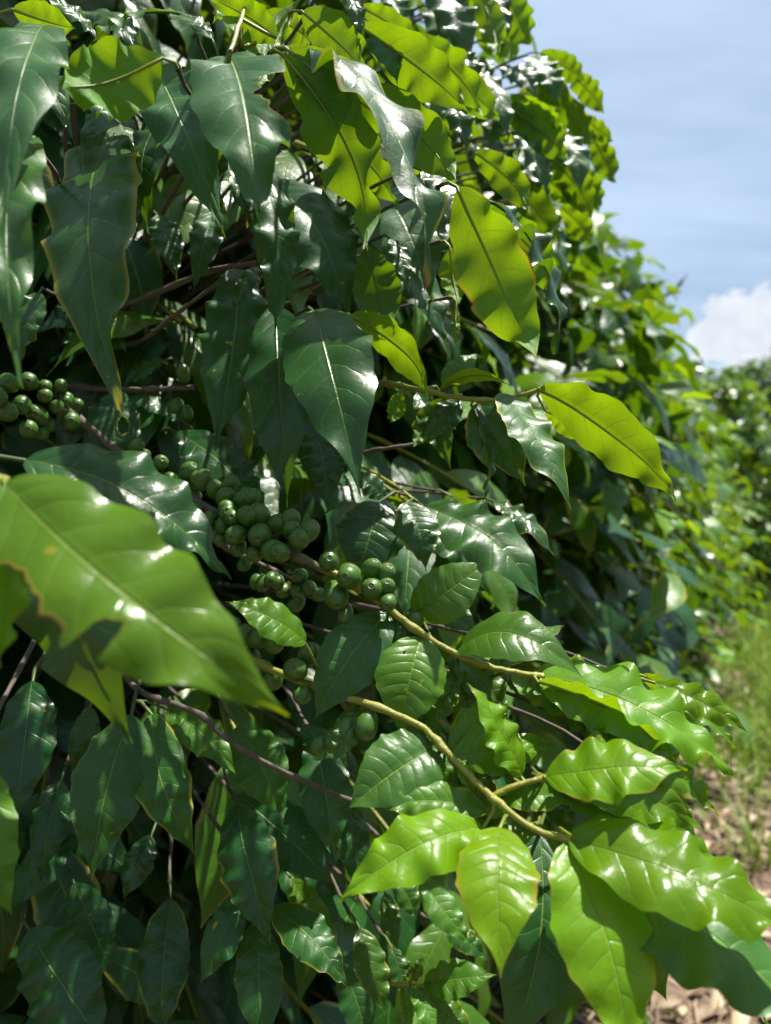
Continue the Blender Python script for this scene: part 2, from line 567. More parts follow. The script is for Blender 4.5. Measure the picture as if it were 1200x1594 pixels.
        fm = np.concatenate((fm, np.ones(len(TF), int)))
        V = np.vstack((V, TV))
        st = np.vstack((st, np.zeros((len(TV), 3))))
        ti = np.vstack((ti, np.tile((youth, 0, rnd), (len(TV), 1))))
    return V, F, fm, st, ti


def frame_matrix(base, axis, normal, L):
    a = nrm(axis)
    n = nrm(np.asarray(normal) - np.dot(normal, a) * a)
    sd = np.cross(n, a)
    return np.array([[a[0] * L, sd[0] * L, n[0] * L, base[0]], [a[1] * L, sd[1] * L, n[1] * L, base[1]],
                     [a[2] * L, sd[2] * L, n[2] * L, base[2]], [0, 0, 0, 1]])


# ------------------------------------------------------------------ ground, litter, grass
def ground_z(x, y):
    """gentle rise down the row, flat underfoot"""
    t = x * ROW[0] + y * ROW[1]
    return 0.022 * max(0.0, t - 4.0)


def build_ground():
    xs = np.concatenate((-np.geomspace(600, 6, 14), np.linspace(-5, 5, 61), np.geomspace(6, 600, 14)))
    ys = np.concatenate((-np.geomspace(400, 3, 10), np.linspace(-2, 12, 85), np.geomspace(13, 900, 16)))
    X, Y = np.meshgrid(xs, ys, indexing='ij')
    t = X * ROW[0] + Y * ROW[1]
    Z = 0.022 * np.clip(t - 4, 0, 60)
    g = np.random.default_rng(4)
    near = np.exp(-(X ** 2 + (Y - 5) ** 2) / 60)
    Z = Z + near * (0.02 * np.sin(X * 3.1 + Y * 1.3) * np.sin(Y * 2.3) + g.uniform(-0.012, 0.012, X.shape))
    idx = np.arange(X.size).reshape(X.shape)
    F = np.stack((idx[:-1, :-1], idx[1:, :-1], idx[1:, 1:], idx[:-1, 1:]), -1).reshape(-1, 4)
    o = link('ground', mesh_from('ground', np.stack((X, Y, Z), -1).reshape(-1, 3), F, [M_SOIL]), kind='structure')
    o['label'] = 'bare pinkish soil with dry litter running along the coffee row'
    o['category'] = 'ground'


def build_litter():
    g = np.random.default_rng(11)
    n = 5200
    V, F, T = [], [], []
    for i in range(n):
        tt = 1.2 + 8.5 * g.random() ** 1.3
        aa = g.normal(-0.35, 0.42)
        c = tt * ROW + aa * OUT
        c[2] = ground_z(c[0], c[1]) + g.uniform(0.008, 0.03)
        stick = g.random() < 0.3
        L = g.uniform(0.06, 0.16) if stick else g.uniform(0.03, 0.085)
        W = g.uniform(0.003, 0.006) if stick else L * g.uniform(0.25, 0.5)
        az, ti_ = g.uniform(0, 6.28), g.normal(0, 0.25)
        a = np.array((math.cos(az) * math.cos(ti_), math.sin(az) * math.cos(ti_), math.sin(ti_)))
        sd = nrm(np.cross(UP + g.normal(0, 0.45, 3), a))
        nn = np.cross(a, sd)
        k0 = len(V)
        for u, ww, hh in ((0, 0.12, 0), (0.33, 1, 0.12), (0.68, 0.8, 0.10), (1, 0.08, -0.05)):
            for q in (-1, 0, 1):
                V.append(c + a * (u - 0.5) * L + sd * q * W * ww * 0.5 + nn * (hh * L + (0.3 * W * abs(q) * ww)))
                T.append((g.random() ** 1.2, 0, 0))
        v0 = T[k0][0]
        for q in range(k0, len(V)):
            T[q] = (v0, 0, 0)
        for u in range(3):
            for q in range(2):
                b = k0 + u * 3 + q
                F.append((b, b + 3, b + 4, b + 1))
    o = link('leaf_litter', mesh_from('leaf_litter', V, F, [M_LITTER], tint=T), kind='stuff')
    o['label'] = 'dry tan leaf litter and twigs strewn over the bare soil'
    o['category'] = 'leaf litter'


def build_grass():
    g = np.random.default_rng(12)
    V, F, T = [], [], []
    tufts = []
    while len(tufts) < 1500:
        tt = 1.6 + 13 * g.random() ** 0.9
        aa = -0.42 + abs(g.normal(0, 0.8)) - 0.12 * g.random()
        if tt < 3.4 and aa < 0.3 and g.random() < 0.85:
            continue
        tufts.append((tt, aa))
    for tt, aa in tufts:
        c0 = tt * ROW + aa * OUT
        vig = g.uniform(0.4, 1.0) * (1.0 if aa > -0.2 else 0.7)
        col = g.random()
        for _ in range(int(g.integers(8, 20))):
            c = c0 + np.array((g.normal(0, 0.05), g.normal(0, 0.05), 0))
            c[2] = ground_z(c[0], c[1]) - 0.005
            az = g.uniform(0, 6.28)
            h = np.array((math.cos(az), math.sin(az), 0))
            L = vig * g.uniform(0.12, 0.42)
            lean, W = g.uniform(0.15, 0.9), g.uniform(0.003, 0.0065)
            sd = nrm(np.cross(UP, h) + g.normal(0, 0.3, 3))
            k0 = len(V)
            tv = np.clip(col * 0.6 + g.random() * 0.5, 0, 1)
            for u, ww in ((0, 0.8), (0.35, 1), (0.7, 0.75), (1, 0.08)):
                p = c + UP * L * (u - 0.45 * lean * u * u) + h * L * lean * u ** 1.7 * 0.8
                V += [p - sd * W * ww, p + sd * W * ww]
                T += [(tv, 0, 0)] * 2
            for u in range(3):
                b = k0 + 2 * u
                F.append((b, b + 1, b + 3, b + 2))
    o = link('grass', mesh_from('grass', V, F, [M_GRASS], tint=T), kind='stuff')
    o['label'] = 'bright green unmown grass growing in the alley beside the row'
    o['category'] = 'grass'


build_ground()
build_litter()
build_grass()

# ------------------------------------------------------------------ coffee shrubs
NVAR = 14
SEEDS = np.random.default_rng(5)


def variant_set(ns, nt, tag, stalk=True):
    """leaf shapes shared by the many alike leaves, three ages of each"""
    res = []
    g = np.random.default_rng(77)
    for v in range(NVAR):
        kw = dict(ns=ns, nt=nt, w=g.uniform(0.34, 0.44), wave=g.uniform(0.012, 0.04), freq=g.uniform(2.6, 4.2) if ns > 8 else 1.5, arch=g.uniform(0.02, 0.14),
                  fold=g.uniform(-0.05, 0.35), bend=g.uniform(-0.05, 0.05), curl=g.uniform(0.0, 0.22), twist=g.uniform(-0.5, 0.5),
                  seed=v + 3, pet=np.array([(-0.09, 0, -0.02), (-0.04, 0, 0.0)]) if stalk else None, petr=0.0012, L=0.12)
        if v % 5 == 3:
            kw['bites'] = ((g.uniform(0.3, 0.8), g.choice((-1, 1)), 0.07, 0.6),)
        if v % 6 == 4:
            kw['wear'] = 0.8
        V, F, fm, st, ti = leaf_geo(**kw)
        res.append(dict(V=V, F=F, fm=fm, st=st, ti=ti, me={}))
    for v, d in enumerate(res):
        d['tag'] = '%s_%d' % (tag, v)
    return res


def variant_mesh(d, age):
    if age not in d['me']:
        ti = d['ti'].copy()
        ti[:, 0] = (0.05, 0.35, 0.8)[age]
        ti[:, 2] = (int(d['tag'].split('_')[-1]) * 0.37 + age * 0.21) % 1
        d['me'][age] = mesh_from('leaf', d['V'], d['F'], [M_LEAF, M_PET], d['fm'], d['st'], ti)
    return d['me'][age]


VS_NEAR = variant_set(18, 6, 'n')
VS_MID = variant_set(13, 4, 'm')
VS_FAR = variant_set(6, 2, 'f')
# plainer copies of the same shapes for the mass of the crowns
MASS = {id(VS_NEAR): variant_set(9, 4, 'nm', False), id(VS_MID): variant_set(9, 2, 'mm', False), id(VS_FAR): variant_set(5, 2, 'fm', False)}


def shell_r(h, H, R):
    u = h / H
    lo = 0.62 + 0.38 * smoothstep(0.0, 0.38, u)
    hi = np.sqrt(np.clip(1 - (np.clip((u - 0.40) / 0.62, 0, 1)) ** 2.1, 0, 1))
    return R * lo * hi


def gen_shrub(C, H, R, seed, nbr, node=0.062, size=0.125, ok=None, frac=0.45, gz=0.0, inner=0.12, dr=(0.3, 1.35), yo=0.0):
    """branches and leaves of one shrub: side branches leave the upright stems in tiers, arch over and carry leaf pairs"""
    g = np.random.default_rng(seed)
    branches, leaves = [], []
    for b in range(nbr):
        h0 = H * (0.06 + 0.88 * (b + g.random()) / nbr)
        az = b * 2.39996 + g.normal(0, 0.25)
        rr = float(shell_r(np.array(h0), H, R)) * g.uniform(0.78, 1.08)
        rr = max(rr, 0.22)
        dirh = np.array((math.cos(az), math.sin(az), 0))
        start = np.array((C[0], C[1], gz + h0 * 0.93)) + dirh * 0.03
        rise = g.uniform(0.10, 0.32) if h0 < 0.8 * H else g.uniform(0.3, 0.7)
        drop = g.uniform(0.15, 0.42)
        side = np.array((-dirh[1], dirh[0], 0)) * g.normal(0, 0.14)
        us = np.linspace(0, 1, 9)
        pts = np.array([start + rr * (dirh * u + UP * (rise * u - (rise * 0.6 + drop) * u ** 2.2) + side * u * u) for u in us])
        lenb = np.linalg.norm(np.diff(pts, axis=0), axis=1).sum()
        nn = max(3, int(lenb / node))
        kept = []
        bid = len(branches)
        for k in range(nn + 1):
            u = k / nn
            if u < 1 - frac - 0.25 * g.random() and not (g.random() < inner):
                continue
            f = u * 8
            i = min(int(f), 7)
            p = pts[i] + (pts[i + 1] - pts[i]) * (f - i)
            bd = nrm(pts[i + 1] - pts[i])
            sd = nrm(np.cross(bd, UP))
            if k % 2:
                sd = nrm(sd * 0.55 + UP * 0.5)
            for sg in (-1, 1):
                if g.random() < 0.06:
                    continue
                droop = g.uniform(*dr)
                ax = nrm(sg * sd * 0.8 + bd * g.uniform(0.25, 0.8) - UP * droop + g.normal(0, 0.14, 3))
                if u > 0.97:
                    ax = nrm(bd + sg * sd * 0.5 - UP * droop * 0.6)
                nz = UP + dirh * 0.75 + g.normal(0, 0.30, 3)
                L = size * g.uniform(0.72, 1.15) * (0.62 if u > 0.95 else 1.0)
                base = p + ax * 0.09 * L
                kept.append((base, ax, nz, L, 0 if u < 0.84 - yo else (1 if u < 0.95 else (2 if g.random() < 0.6 else 1)), int(g.integers(NVAR)), g.random()))
        if ok is not None:
            kept = [q for q in kept if ok(q[0] + q[1] * q[3] * 0.5, q[1], q[3])]
            # a branch that would cross a kept-clear zone stops short of it
            lim = 9
            for i in range(9):
                if not ok(pts[i], None, 0):
                    lim = i
                    break
            if lim < 3:
                kept = []
            pts = pts[:lim]
            if len(pts):
                kept = [q for q in kept if np.min(np.linalg.norm(pts - q[0], axis=1)) < 0.16]
        if len(pts) < 3 or not kept:
            continue
        branches.append(pts)
        leaves += [(bid,) + q for q in kept]
    return branches, leaves


def leaf_M(lf):
    _, base, ax, nz, L = lf[:5]
    return frame_matrix(base, ax, nz, L)


def join_leaves(VS, leaves):
    Vs, Fs, fms, sts, tis = [], [], [], [], []
    off = 0
    g = np.random.default_rng(3)
    for lf in leaves:
        d = VS[lf[6]]
        M = leaf_M(lf)
        Vs.append(d['V'] @ M[:3, :3].T + M[:3, 3])
        Fs.append(d['F'] + off)
        fms.append(d['fm'])
        sts.append(d['st'])
        ti = d['ti'].copy()
        ti[:, 0] = np.clip((0.05, 0.35, 0.8)[lf[5]] + g.normal(0, 0.08), 0, 1)
        ti[:, 2] = lf[7]
        tis.append(ti)
        off += len(d['V'])
    return np.vstack(Vs), np.vstack(Fs), np.concatenate(fms), np.vstack(sts), np.vstack(tis)


def branch_mesh(path, r0, r1, green=0.0, nodes=0.055, n=7, tip_green=None, per=1):
    """a twig with slightly swollen nodes"""
    path = np.asarray(path, float)
    d = np.concatenate(([0], np.cumsum(np.linalg.norm(np.diff(path, axis=0), axis=1))))
    u = d / d[-1]
    r = r0 + (r1 - r0) * u
    if nodes:
        ph = (d[-1] - d) / nodes
        r = r * (1 + 0.38 * np.exp(-((ph - np.round(ph)) * nodes / 0.0055) ** 2))
    V, F = tube(path, r, n)
    gr = np.interp(u, [0, 1], [green, green if tip_green is None else tip_green])
    T = np.repeat(np.stack((gr, u, u), -1), n, axis=0)
    return mesh_from('branch', V, F, [M_BRANCH], tint=T)


def stems_mesh(C, H, seed, gz):
    g = np.random.default_rng(seed)
    Vs, Fs, off = [], [], 0
    for k in range(2):
        a = g.uniform(0, 6.28)
        pts = [np.array((C[0], C[1], gz - 0.05)) + np.array((math.cos(a) * 0.05 * k, math.sin(a) * 0.05 * k, 0)) +
               np.array((math.cos(a) * 0.1 * u + 0.015 * math.sin(u * 9), math.sin(a) * 0.1 * u, H * 0.97 * u)) for u in np.linspace(0, 1, 14)]
        V, F = tube(pts, np.linspace(0.030 - 0.008 * k, 0.006, 14), 10)
        Vs.append(V); Fs.append(np.array(F) + off); off += len(V)
    return mesh_from('trunk', np.vstack(Vs), np.vstack(Fs), [M_BARK])


# ------------------------------------------------------------------ the near shrub's leaves that the photograph shows singly
# every entry: base pixel, tip pixel, distance(s), width ratio, which face shows, options
HERO = []


def lf(bx, by, tx, ty, z, w=0.40, face='u', **k):
    zb, zt = z if isinstance(z, tuple) else (z, z)
    n = {'u': (0.0, 0.45, 0.9), 'l': (0.0, 0.5, -0.85)}.get(face, face)
    if n[2] > 0 and ty - by > 0.6 * abs(tx - bx):
        need = 0.48 * (ty - by) * (zb + zt) / 2 / FPX
        if zb - zt < need:
            q = need - (zb - zt)
            zb, zt = zb + 0.7 * q, zt - 0.3 * q
    pb, pt = P(bx, by, zb), P(tx, ty, zt)
    w *= min(1.0, math.hypot(tx - bx, ty - by) * (zb + zt) / 2 / FPX / np.linalg.norm(pt - pb) * 1.05)
    HERO.append(dict(b=pb, t=pt, w=w, n=cv(n), px=(bx, by, tx, ty), **k))


Y = dict(youth=0.85)
# upper left, close to the lens
lf(72, 40, -5, 330, (.43, .30), .36, (.25, .5, .8), youth=.12, wave=.03, lit=1)
lf(50, 215, 5, 530, (.39, .28), .30, (.1, .55, .8), youth=.15, wave=.035, lit=1)
lf(252, 92, 80, 148, (.40, .37), .62, (0, .35, -.9), youth=.75, wave=.05, freq=2.6, arch=.10, lit=1)
lf(352, 88, 398, 332, (.455, .35), .62, (-.1, .62, .75), youth=.12, wave=.035, freq=3.2, fold=.30, bites=((.50, 1, .14, .72),), lit=1, br='stemB')
lf(238, 108, 322, 325, (.50, .41), .44, (-.35, .6, .7), youth=.12, wave=.03, lit=1)
lf(178, 212, 150, 582, (.53, .40), .42, (-.1, .55, .8), youth=.12, wave=.025, fold=.25, lit=1)
lf(330, 60, 262, 20, (.47, .5), .5, (0, .6, .7), youth=.2, lit=1)
lf(280, 20, 130, 60, (.50, .52), .42, (0, .8, .55), youth=.15, lit=1)
lf(20, 15, 120, 45, (.46, .46), .5, 'l', youth=.8, lit=1)
lf(120, 160, 215, 205, (.48, .46), .5, (0, .7, .7), youth=.1)
lf(430, 60, 330, 0, (.47, .48), .45, 'l', youth=.7, lit=1, br='stemB')
lf(372, 70, 330, 10, (.46, .5), .34, (0, .8, .5), youth=.5, lit=1, br='stemB')
lf(378, 75, 460, 10, (.46, .52), .4, 'l', youth=.7, lit=1, br='stemB')
lf(400, 130, 450, 20, (.45, .5), .3, 'l', youth=.7, lit=1, br='stemB')
lf(300, 130, 345, 330, (.47, .45), .35, (-.2, .5, .8), youth=.1)
lf(395, 250, 430, 515, (.50, .50), .24, (.3, .3, .8), youth=.05, wave=.02, roll=1)
lf(150, 60, 60, -20, (.52, .5), .42, (.1, .7, .6), youth=.15, lit=1)
lf(190, 150, 120, 250, (.52, .48), .45, (.1, .6, .7), youth=.08)
lf(260, 180, 215, 330, (.55, .50), .42, (-.1, .6, .7), youth=.06)
lf(330, 330, 300, 440, (.60, .56), .42, (.1, .5, .8), youth=.05)
lf(245, 335, 275, 430, (.62, .60), .45, (.1, .6, .7), youth=.06)
lf(60, 455, 20, 560, (.55, .52), .42, (.1, .6, .7), youth=.08)
lf(100, 480, 200, 545, (.66, .64), .42, (.1, .7, .6), youth=.06)
lf(255, 560, 190, 600, (.66, .65), .5, (.1, .7, .6), youth=.06)
lf(-20, 470, 40, 545, (.58, .56), .45, (.1, .7, -.6), youth=.3)
# upper middle
lf(440, 85, 602, 402, (.47, .45), .30, (.35, .35, -.85), youth=.55, wave=.035, freq=4, lit=1)
lf(445, 75, 640, 205, (.47, .44), .34, (.2, .5, -.85), youth=.65, wave=.03, lit=1)
lf(482, 78, 700, 372, (.48, .37), .28, (.35, .60, .70), youth=.08, wave=.035, freq=3.6, lit=1, curl=.12, twist=-.3)
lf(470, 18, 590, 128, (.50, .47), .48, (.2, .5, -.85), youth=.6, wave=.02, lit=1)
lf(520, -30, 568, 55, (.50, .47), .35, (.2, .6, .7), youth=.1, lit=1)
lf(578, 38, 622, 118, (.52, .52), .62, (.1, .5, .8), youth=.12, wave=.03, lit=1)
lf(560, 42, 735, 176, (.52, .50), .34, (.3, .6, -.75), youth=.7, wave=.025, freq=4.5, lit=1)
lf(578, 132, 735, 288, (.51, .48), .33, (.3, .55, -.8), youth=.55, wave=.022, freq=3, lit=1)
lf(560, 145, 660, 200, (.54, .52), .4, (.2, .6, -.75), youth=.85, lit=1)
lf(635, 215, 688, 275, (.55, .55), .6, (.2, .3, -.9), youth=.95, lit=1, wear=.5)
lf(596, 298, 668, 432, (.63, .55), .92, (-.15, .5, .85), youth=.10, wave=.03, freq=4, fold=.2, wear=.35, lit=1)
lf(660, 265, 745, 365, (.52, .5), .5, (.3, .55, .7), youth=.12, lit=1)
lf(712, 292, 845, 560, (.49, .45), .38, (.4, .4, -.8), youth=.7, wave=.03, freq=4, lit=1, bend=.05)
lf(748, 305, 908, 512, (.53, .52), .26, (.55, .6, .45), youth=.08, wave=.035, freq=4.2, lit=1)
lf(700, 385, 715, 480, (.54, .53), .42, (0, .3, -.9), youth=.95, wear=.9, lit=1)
lf(710, 470, 708, 545, (.56, .54), .2, 'l', youth=.6)
lf(735, 392, 792, 486, (.56, .54), .50, (.2, .4, .85), youth=.05)
lf(600, 395, 702, 522, (.63, .60), .52, (.35, .35, .8), youth=.05, wave=.015)
lf(610, 372, 640, 445, (.54, .52), .42, (.3, .4, .8), youth=.05)
lf(570, 385, 610, 525, (.56, .55), .5, (.1, .3, -.9), youth=.25)
lf(418, 282, 550, 478, (.60, .57), .52, (.2, .4, .85), youth=.05, wave=.015, fold=.3, holes=((.28, -.3, .03, .10),))
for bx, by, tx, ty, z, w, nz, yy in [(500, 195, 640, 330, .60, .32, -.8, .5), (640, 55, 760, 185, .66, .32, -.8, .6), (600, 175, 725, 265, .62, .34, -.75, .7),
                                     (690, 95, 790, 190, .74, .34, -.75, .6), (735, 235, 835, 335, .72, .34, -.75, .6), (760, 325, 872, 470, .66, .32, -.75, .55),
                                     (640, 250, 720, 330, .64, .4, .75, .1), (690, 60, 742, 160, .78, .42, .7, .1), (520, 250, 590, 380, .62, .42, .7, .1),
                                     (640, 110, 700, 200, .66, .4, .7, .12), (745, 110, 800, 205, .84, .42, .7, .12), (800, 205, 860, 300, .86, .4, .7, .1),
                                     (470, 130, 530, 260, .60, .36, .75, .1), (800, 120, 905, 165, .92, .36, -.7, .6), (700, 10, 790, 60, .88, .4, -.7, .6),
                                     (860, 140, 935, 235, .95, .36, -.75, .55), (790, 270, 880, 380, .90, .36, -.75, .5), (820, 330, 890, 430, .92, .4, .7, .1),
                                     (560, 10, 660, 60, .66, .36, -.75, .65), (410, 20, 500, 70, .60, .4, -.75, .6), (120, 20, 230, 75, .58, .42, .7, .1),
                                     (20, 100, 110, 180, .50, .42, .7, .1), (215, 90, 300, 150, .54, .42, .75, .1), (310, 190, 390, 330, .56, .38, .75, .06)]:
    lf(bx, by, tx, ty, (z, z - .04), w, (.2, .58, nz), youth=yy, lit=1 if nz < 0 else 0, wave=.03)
# middle column
lf(372, 418, 335, 692, (.57, .54), .36, (.15, .3, .9), youth=.04, wave=.015)
lf(428, 478, 436, 772, (.53, .50), .36, (-.1, .3, .9), youth=.03, wave=.012, fold=.25)
lf(400, 415, 365, 520, (.60, .56), .3, (.4, .5, .7), youth=.35)
lf(487, 483, 545, 720, (.53, .42), .56, (-.15, .55, .8), youth=.06, wave=.035, freq=4, fold=.18, lit=1)
lf(545, 490, 686, 617, (.54, .48), .36, (.25, .5, -.8), youth=.72, wave=.012, freq=3, arch=.1, lit=1)
lf(480, 640, 512, 792, (.58, .56), .46, (.15, .55, .8), youth=.02, wave=.02, freq=8)
lf(182, 610, 186, 728, (.60, .57), .64, (.1, .3, .9), youth=.03, holes=((.5, .35, .10, .22),))
lf(275, 672, 425, 805, (.62, .58), .42, (.1, .7, .7), youth=.03, wave=.02, freq=8)
lf(285, 655, 190, 612, (.66, .64), .4, (0, .8, .6), youth=.05)
# the twig in the middle right
lf(692, 606, 742, 543, (.54, .55), .55, (-.4, .2, .9), youth=.2, wave=.01, br='mid', lit=1)
lf(685, 607, 802, 590, (.54, .50), .30, (0, .85, -.35), youth=.75, wave=.01, arch=.12, curl=.12, br='mid', lit=1)
lf(780, 612, 897, 777, (.52, .45), .40, (.3, .55, .75), youth=.12, wave=.035, freq=3.5, lit=1, br='mid', bend=-.05)
lf(838, 606, 1064, 774, (.52, .45), .36, (.25, .62, -.7), youth=.72, wave=.024, freq=5.4, lit=1, br='mid', arch=.06)
lf(850, 640, 915, 690, (.55, .54), .5, 'l', youth=.9, lit=1, br='mid')
lf(745, 626, 818, 747, (.54, .51), .60, (-.1, .25, .9), youth=.06, wave=.012, wear=.9, br='mid')
lf(735, 630, 758, 792, (.53, .50), .20, (.75, .3, .4), youth=.3, wave=.02, br='mid')
lf(715, 622, 660, 685, (.55, .54), .55, (.2, .3, .9), youth=.06, br='mid')
lf(690, 620, 640, 700, (.57, .56), .4, (.2, .4, -.8), youth=.45, br='mid')
lf(650, 612, 705, 720, (.58, .56), .4, (.1, .4, .85), youth=.1, br='mid', wave=.03)
lf(625, 610, 605, 660, (.58, .57), .55, 'l', youth=.9, br='mid', lit=1)
lf(790, 632, 815, 700, (.56, .55), .5, 'l', youth=.45, br='mid')
# below it
lf(658, 788, 853, 928, (.60, .54), .46, (.1, .62, .75), youth=.10, wave=.03, freq=5.5, lit=1, br='low')
lf(660, 800, 770, 915, (.62, .60), .45, (.2, .5, .8), youth=.06, br='low')
lf(632, 782, 668, 877, (.58, .55), .66, (.2, .5, .8), youth=.06, wave=.02, br='low')
lf(588, 782, 552, 902, (.60, .57), .82, (.2, .5, .8), youth=.03, wave=.012, br='low')
lf(600, 775, 655, 800, (.62, .62), .45, (0, .7, -.6), youth=.3, br='low')
lf(600, 775, 548, 732, (.62, .61), .6, (.3, .4, .8), youth=.05, br='low')
lf(770, 780, 865, 855, (.66, .62), .36, (.2, .6, .7), youth=.1, wave=.035, lit=1)
lf(700, 770, 790, 860, (.68, .66), .4, (.2, .6, -.7), youth=.4)
# cherry twig, green end
lf(643, 956, 748, 876, (.46, .45), .66, (.1, .45, .9), youth=.32, wave=.006, blunt=1, quilted=1, br='A')
lf(678, 945, 742, 985, (.50, .48), .6, (0, .5, .85), youth=.1, wave=.008, br='A')
lf(705, 1018, 906, 1034, (.45, .41), .50, (0, .75, .55), youth=.28, wave=.008, arch=.24, fold=.35, br='A')
lf(603, 955, 488, 1112, (.44, .42), .52, (-.1, .45, .85), youth=.10, wave=.006, blunt=.5, fold=.25, br='A')
lf(656, 992, 628, 1136, (.44, .41), .74, (.15, .4, .9), youth=.42, wave=.008, blunt=.6, fold=.3, holes=((.25, -.4, .025, .06),), br='A', lit=1)
lf(710, 1035, 735, 1160, (.46, .45), .55, (.2, .4, .9), youth=.25, wave=.01, br='A')
lf(775, 1045, 850, 1100, (.48, .46), .4, (0, .8, .5), youth=.2, br='A')
lf(760, 1030, 830, 1010, (.48, .50), .4, (0, .5, -.8), youth=.4, br='A')
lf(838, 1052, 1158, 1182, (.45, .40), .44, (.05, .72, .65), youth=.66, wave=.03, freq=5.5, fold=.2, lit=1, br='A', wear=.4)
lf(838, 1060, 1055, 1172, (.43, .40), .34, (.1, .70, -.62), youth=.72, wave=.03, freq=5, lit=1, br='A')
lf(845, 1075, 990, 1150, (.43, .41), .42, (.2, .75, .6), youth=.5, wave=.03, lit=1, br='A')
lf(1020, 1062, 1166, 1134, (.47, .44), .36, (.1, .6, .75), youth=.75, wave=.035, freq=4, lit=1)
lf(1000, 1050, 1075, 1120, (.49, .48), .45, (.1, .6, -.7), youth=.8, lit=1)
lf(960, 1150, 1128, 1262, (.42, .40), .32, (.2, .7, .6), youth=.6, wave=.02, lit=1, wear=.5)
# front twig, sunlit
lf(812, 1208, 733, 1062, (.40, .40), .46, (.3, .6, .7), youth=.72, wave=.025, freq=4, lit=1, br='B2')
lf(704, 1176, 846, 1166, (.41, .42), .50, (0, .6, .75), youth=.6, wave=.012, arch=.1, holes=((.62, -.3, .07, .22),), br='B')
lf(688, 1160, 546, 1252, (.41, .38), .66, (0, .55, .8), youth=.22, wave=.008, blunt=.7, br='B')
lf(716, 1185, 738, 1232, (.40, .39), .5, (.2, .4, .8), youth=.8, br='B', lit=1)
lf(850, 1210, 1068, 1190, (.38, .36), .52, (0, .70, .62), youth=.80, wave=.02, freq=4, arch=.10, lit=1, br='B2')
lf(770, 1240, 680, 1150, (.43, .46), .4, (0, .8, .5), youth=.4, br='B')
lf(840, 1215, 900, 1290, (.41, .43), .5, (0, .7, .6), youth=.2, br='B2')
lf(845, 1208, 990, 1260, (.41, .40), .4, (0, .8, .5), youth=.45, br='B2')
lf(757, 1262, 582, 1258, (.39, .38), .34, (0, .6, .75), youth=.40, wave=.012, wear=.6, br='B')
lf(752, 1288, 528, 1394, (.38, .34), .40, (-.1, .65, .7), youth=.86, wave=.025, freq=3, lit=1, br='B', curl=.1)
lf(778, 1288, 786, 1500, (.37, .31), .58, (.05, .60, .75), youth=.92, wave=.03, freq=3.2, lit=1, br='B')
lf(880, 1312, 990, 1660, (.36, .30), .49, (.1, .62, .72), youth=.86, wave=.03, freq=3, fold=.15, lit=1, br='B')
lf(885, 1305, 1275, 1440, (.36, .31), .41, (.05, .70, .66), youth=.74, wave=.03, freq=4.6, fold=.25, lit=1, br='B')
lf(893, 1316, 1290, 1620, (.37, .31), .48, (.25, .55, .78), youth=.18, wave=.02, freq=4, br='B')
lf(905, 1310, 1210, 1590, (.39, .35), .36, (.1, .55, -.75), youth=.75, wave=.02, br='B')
lf(840, 1300, 800, 1650, (.45, .43), .42, (.1, .4, .9), youth=.05, wave=.012, br='B')
lf(795, 1050, 935, 1135, (.47, .44), .42, (.1, .75, .6), youth=.5, wave=.025, lit=1, br='A')
lf(830, 1052, 960, 1040, (.47, .47), .30, (0, .85, .45), youth=.6, wave=.02, lit=1, br='A')
lf(835, 1058, 975, 1185, (.45, .43), .40, (.1, .7, .65), youth=.35, wave=.02, br='A')
lf(800, 1225, 920, 1330, (.42, .41), .42, (.1, .75, .6), youth=.45, wave=.02, br='B2')
lf(850, 1212, 1010, 1290, (.42, .40), .36, (.1, .8, .55), youth=.5, wave=.02, br='B2')
lf(852, 1208, 1110, 1270, (.41, .39), .34, (.1, .75, .6), youth=.62, wave=.025, lit=1, br='B2')
lf(890, 1308, 1120, 1450, (.42, .40), .40, (.1, .75, .6), youth=.3, wave=.02, br='B')
lf(890, 1312, 1060, 1560, (.42, .39), .40, (.1, .6, .75), youth=.4, wave=.02, br='B')
lf(885, 1315, 930, 1560, (.44, .41), .40, (.1, .6, .75), youth=.2, wave=.02, br='B')
lf(770, 1250, 730, 1400, (.42, .40), .42, (.1, .6, .75), youth=.25, wave=.02, br='B')
lf(660, 1140, 700, 1240, (.45, .43), .5, (.1, .6, .75), youth=.3, br='B')
lf(730, 1205, 640, 1300, (.43, .41), .42, (.1, .6, .75), youth=.2, br='B')
lf(702, 1172, 800, 1085, (.42, .44), .46, (.1, .7, .6), youth=.55, wave=.02, lit=1, br='B')
lf(735, 1210, 868, 1148, (.41, .43), .42, (.1, .75, .6), youth=.6, wave=.02, lit=1, br='B')
lf(655, 1130, 720, 1045, (.44, .46), .5, (.1, .6, .7), youth=.35, br='B')
lf(772, 1245, 905, 1235, (.41, .40), .42, (0, .8, .55), youth=.5, wave=.02, br='B')
lf(830, 1290, 700, 1345, (.40, .38), .36, (-.1, .75, .6), youth=.5, wave=.02, br='B')
lf(700, 1015, 800, 1120, (.47, .45), .46, (.1, .65, .7), youth=.3, wave=.02, br='A')
lf(770, 1042, 880, 965, (.48, .51), .36, (0, .7, .6), youth=.35, wave=.02, br='A')
lf(840, 1052, 1010, 1075, (.46, .44), .36, (.05, .8, .55), youth=.6, wave=.025, lit=1, br='A')
lf(842, 1056, 1120, 1235, (.46, .43), .34, (.1, .7, .65), youth=.5, wave=.025, br='A')
lf(1000, 1215, 1090, 1330, (.44, .43), .42, (.2, .6, .7), youth=.3, wave=.025)
lf(850, 1298, 1015, 1425, (.40, .38), .40, (.1, .7, .65), youth=.6, wave=.025, br='B')
lf(885, 1300, 1165, 1345, (.39, .37), .32, (.05, .8, .55), youth=.8, wave=.03, lit=1, br='B')
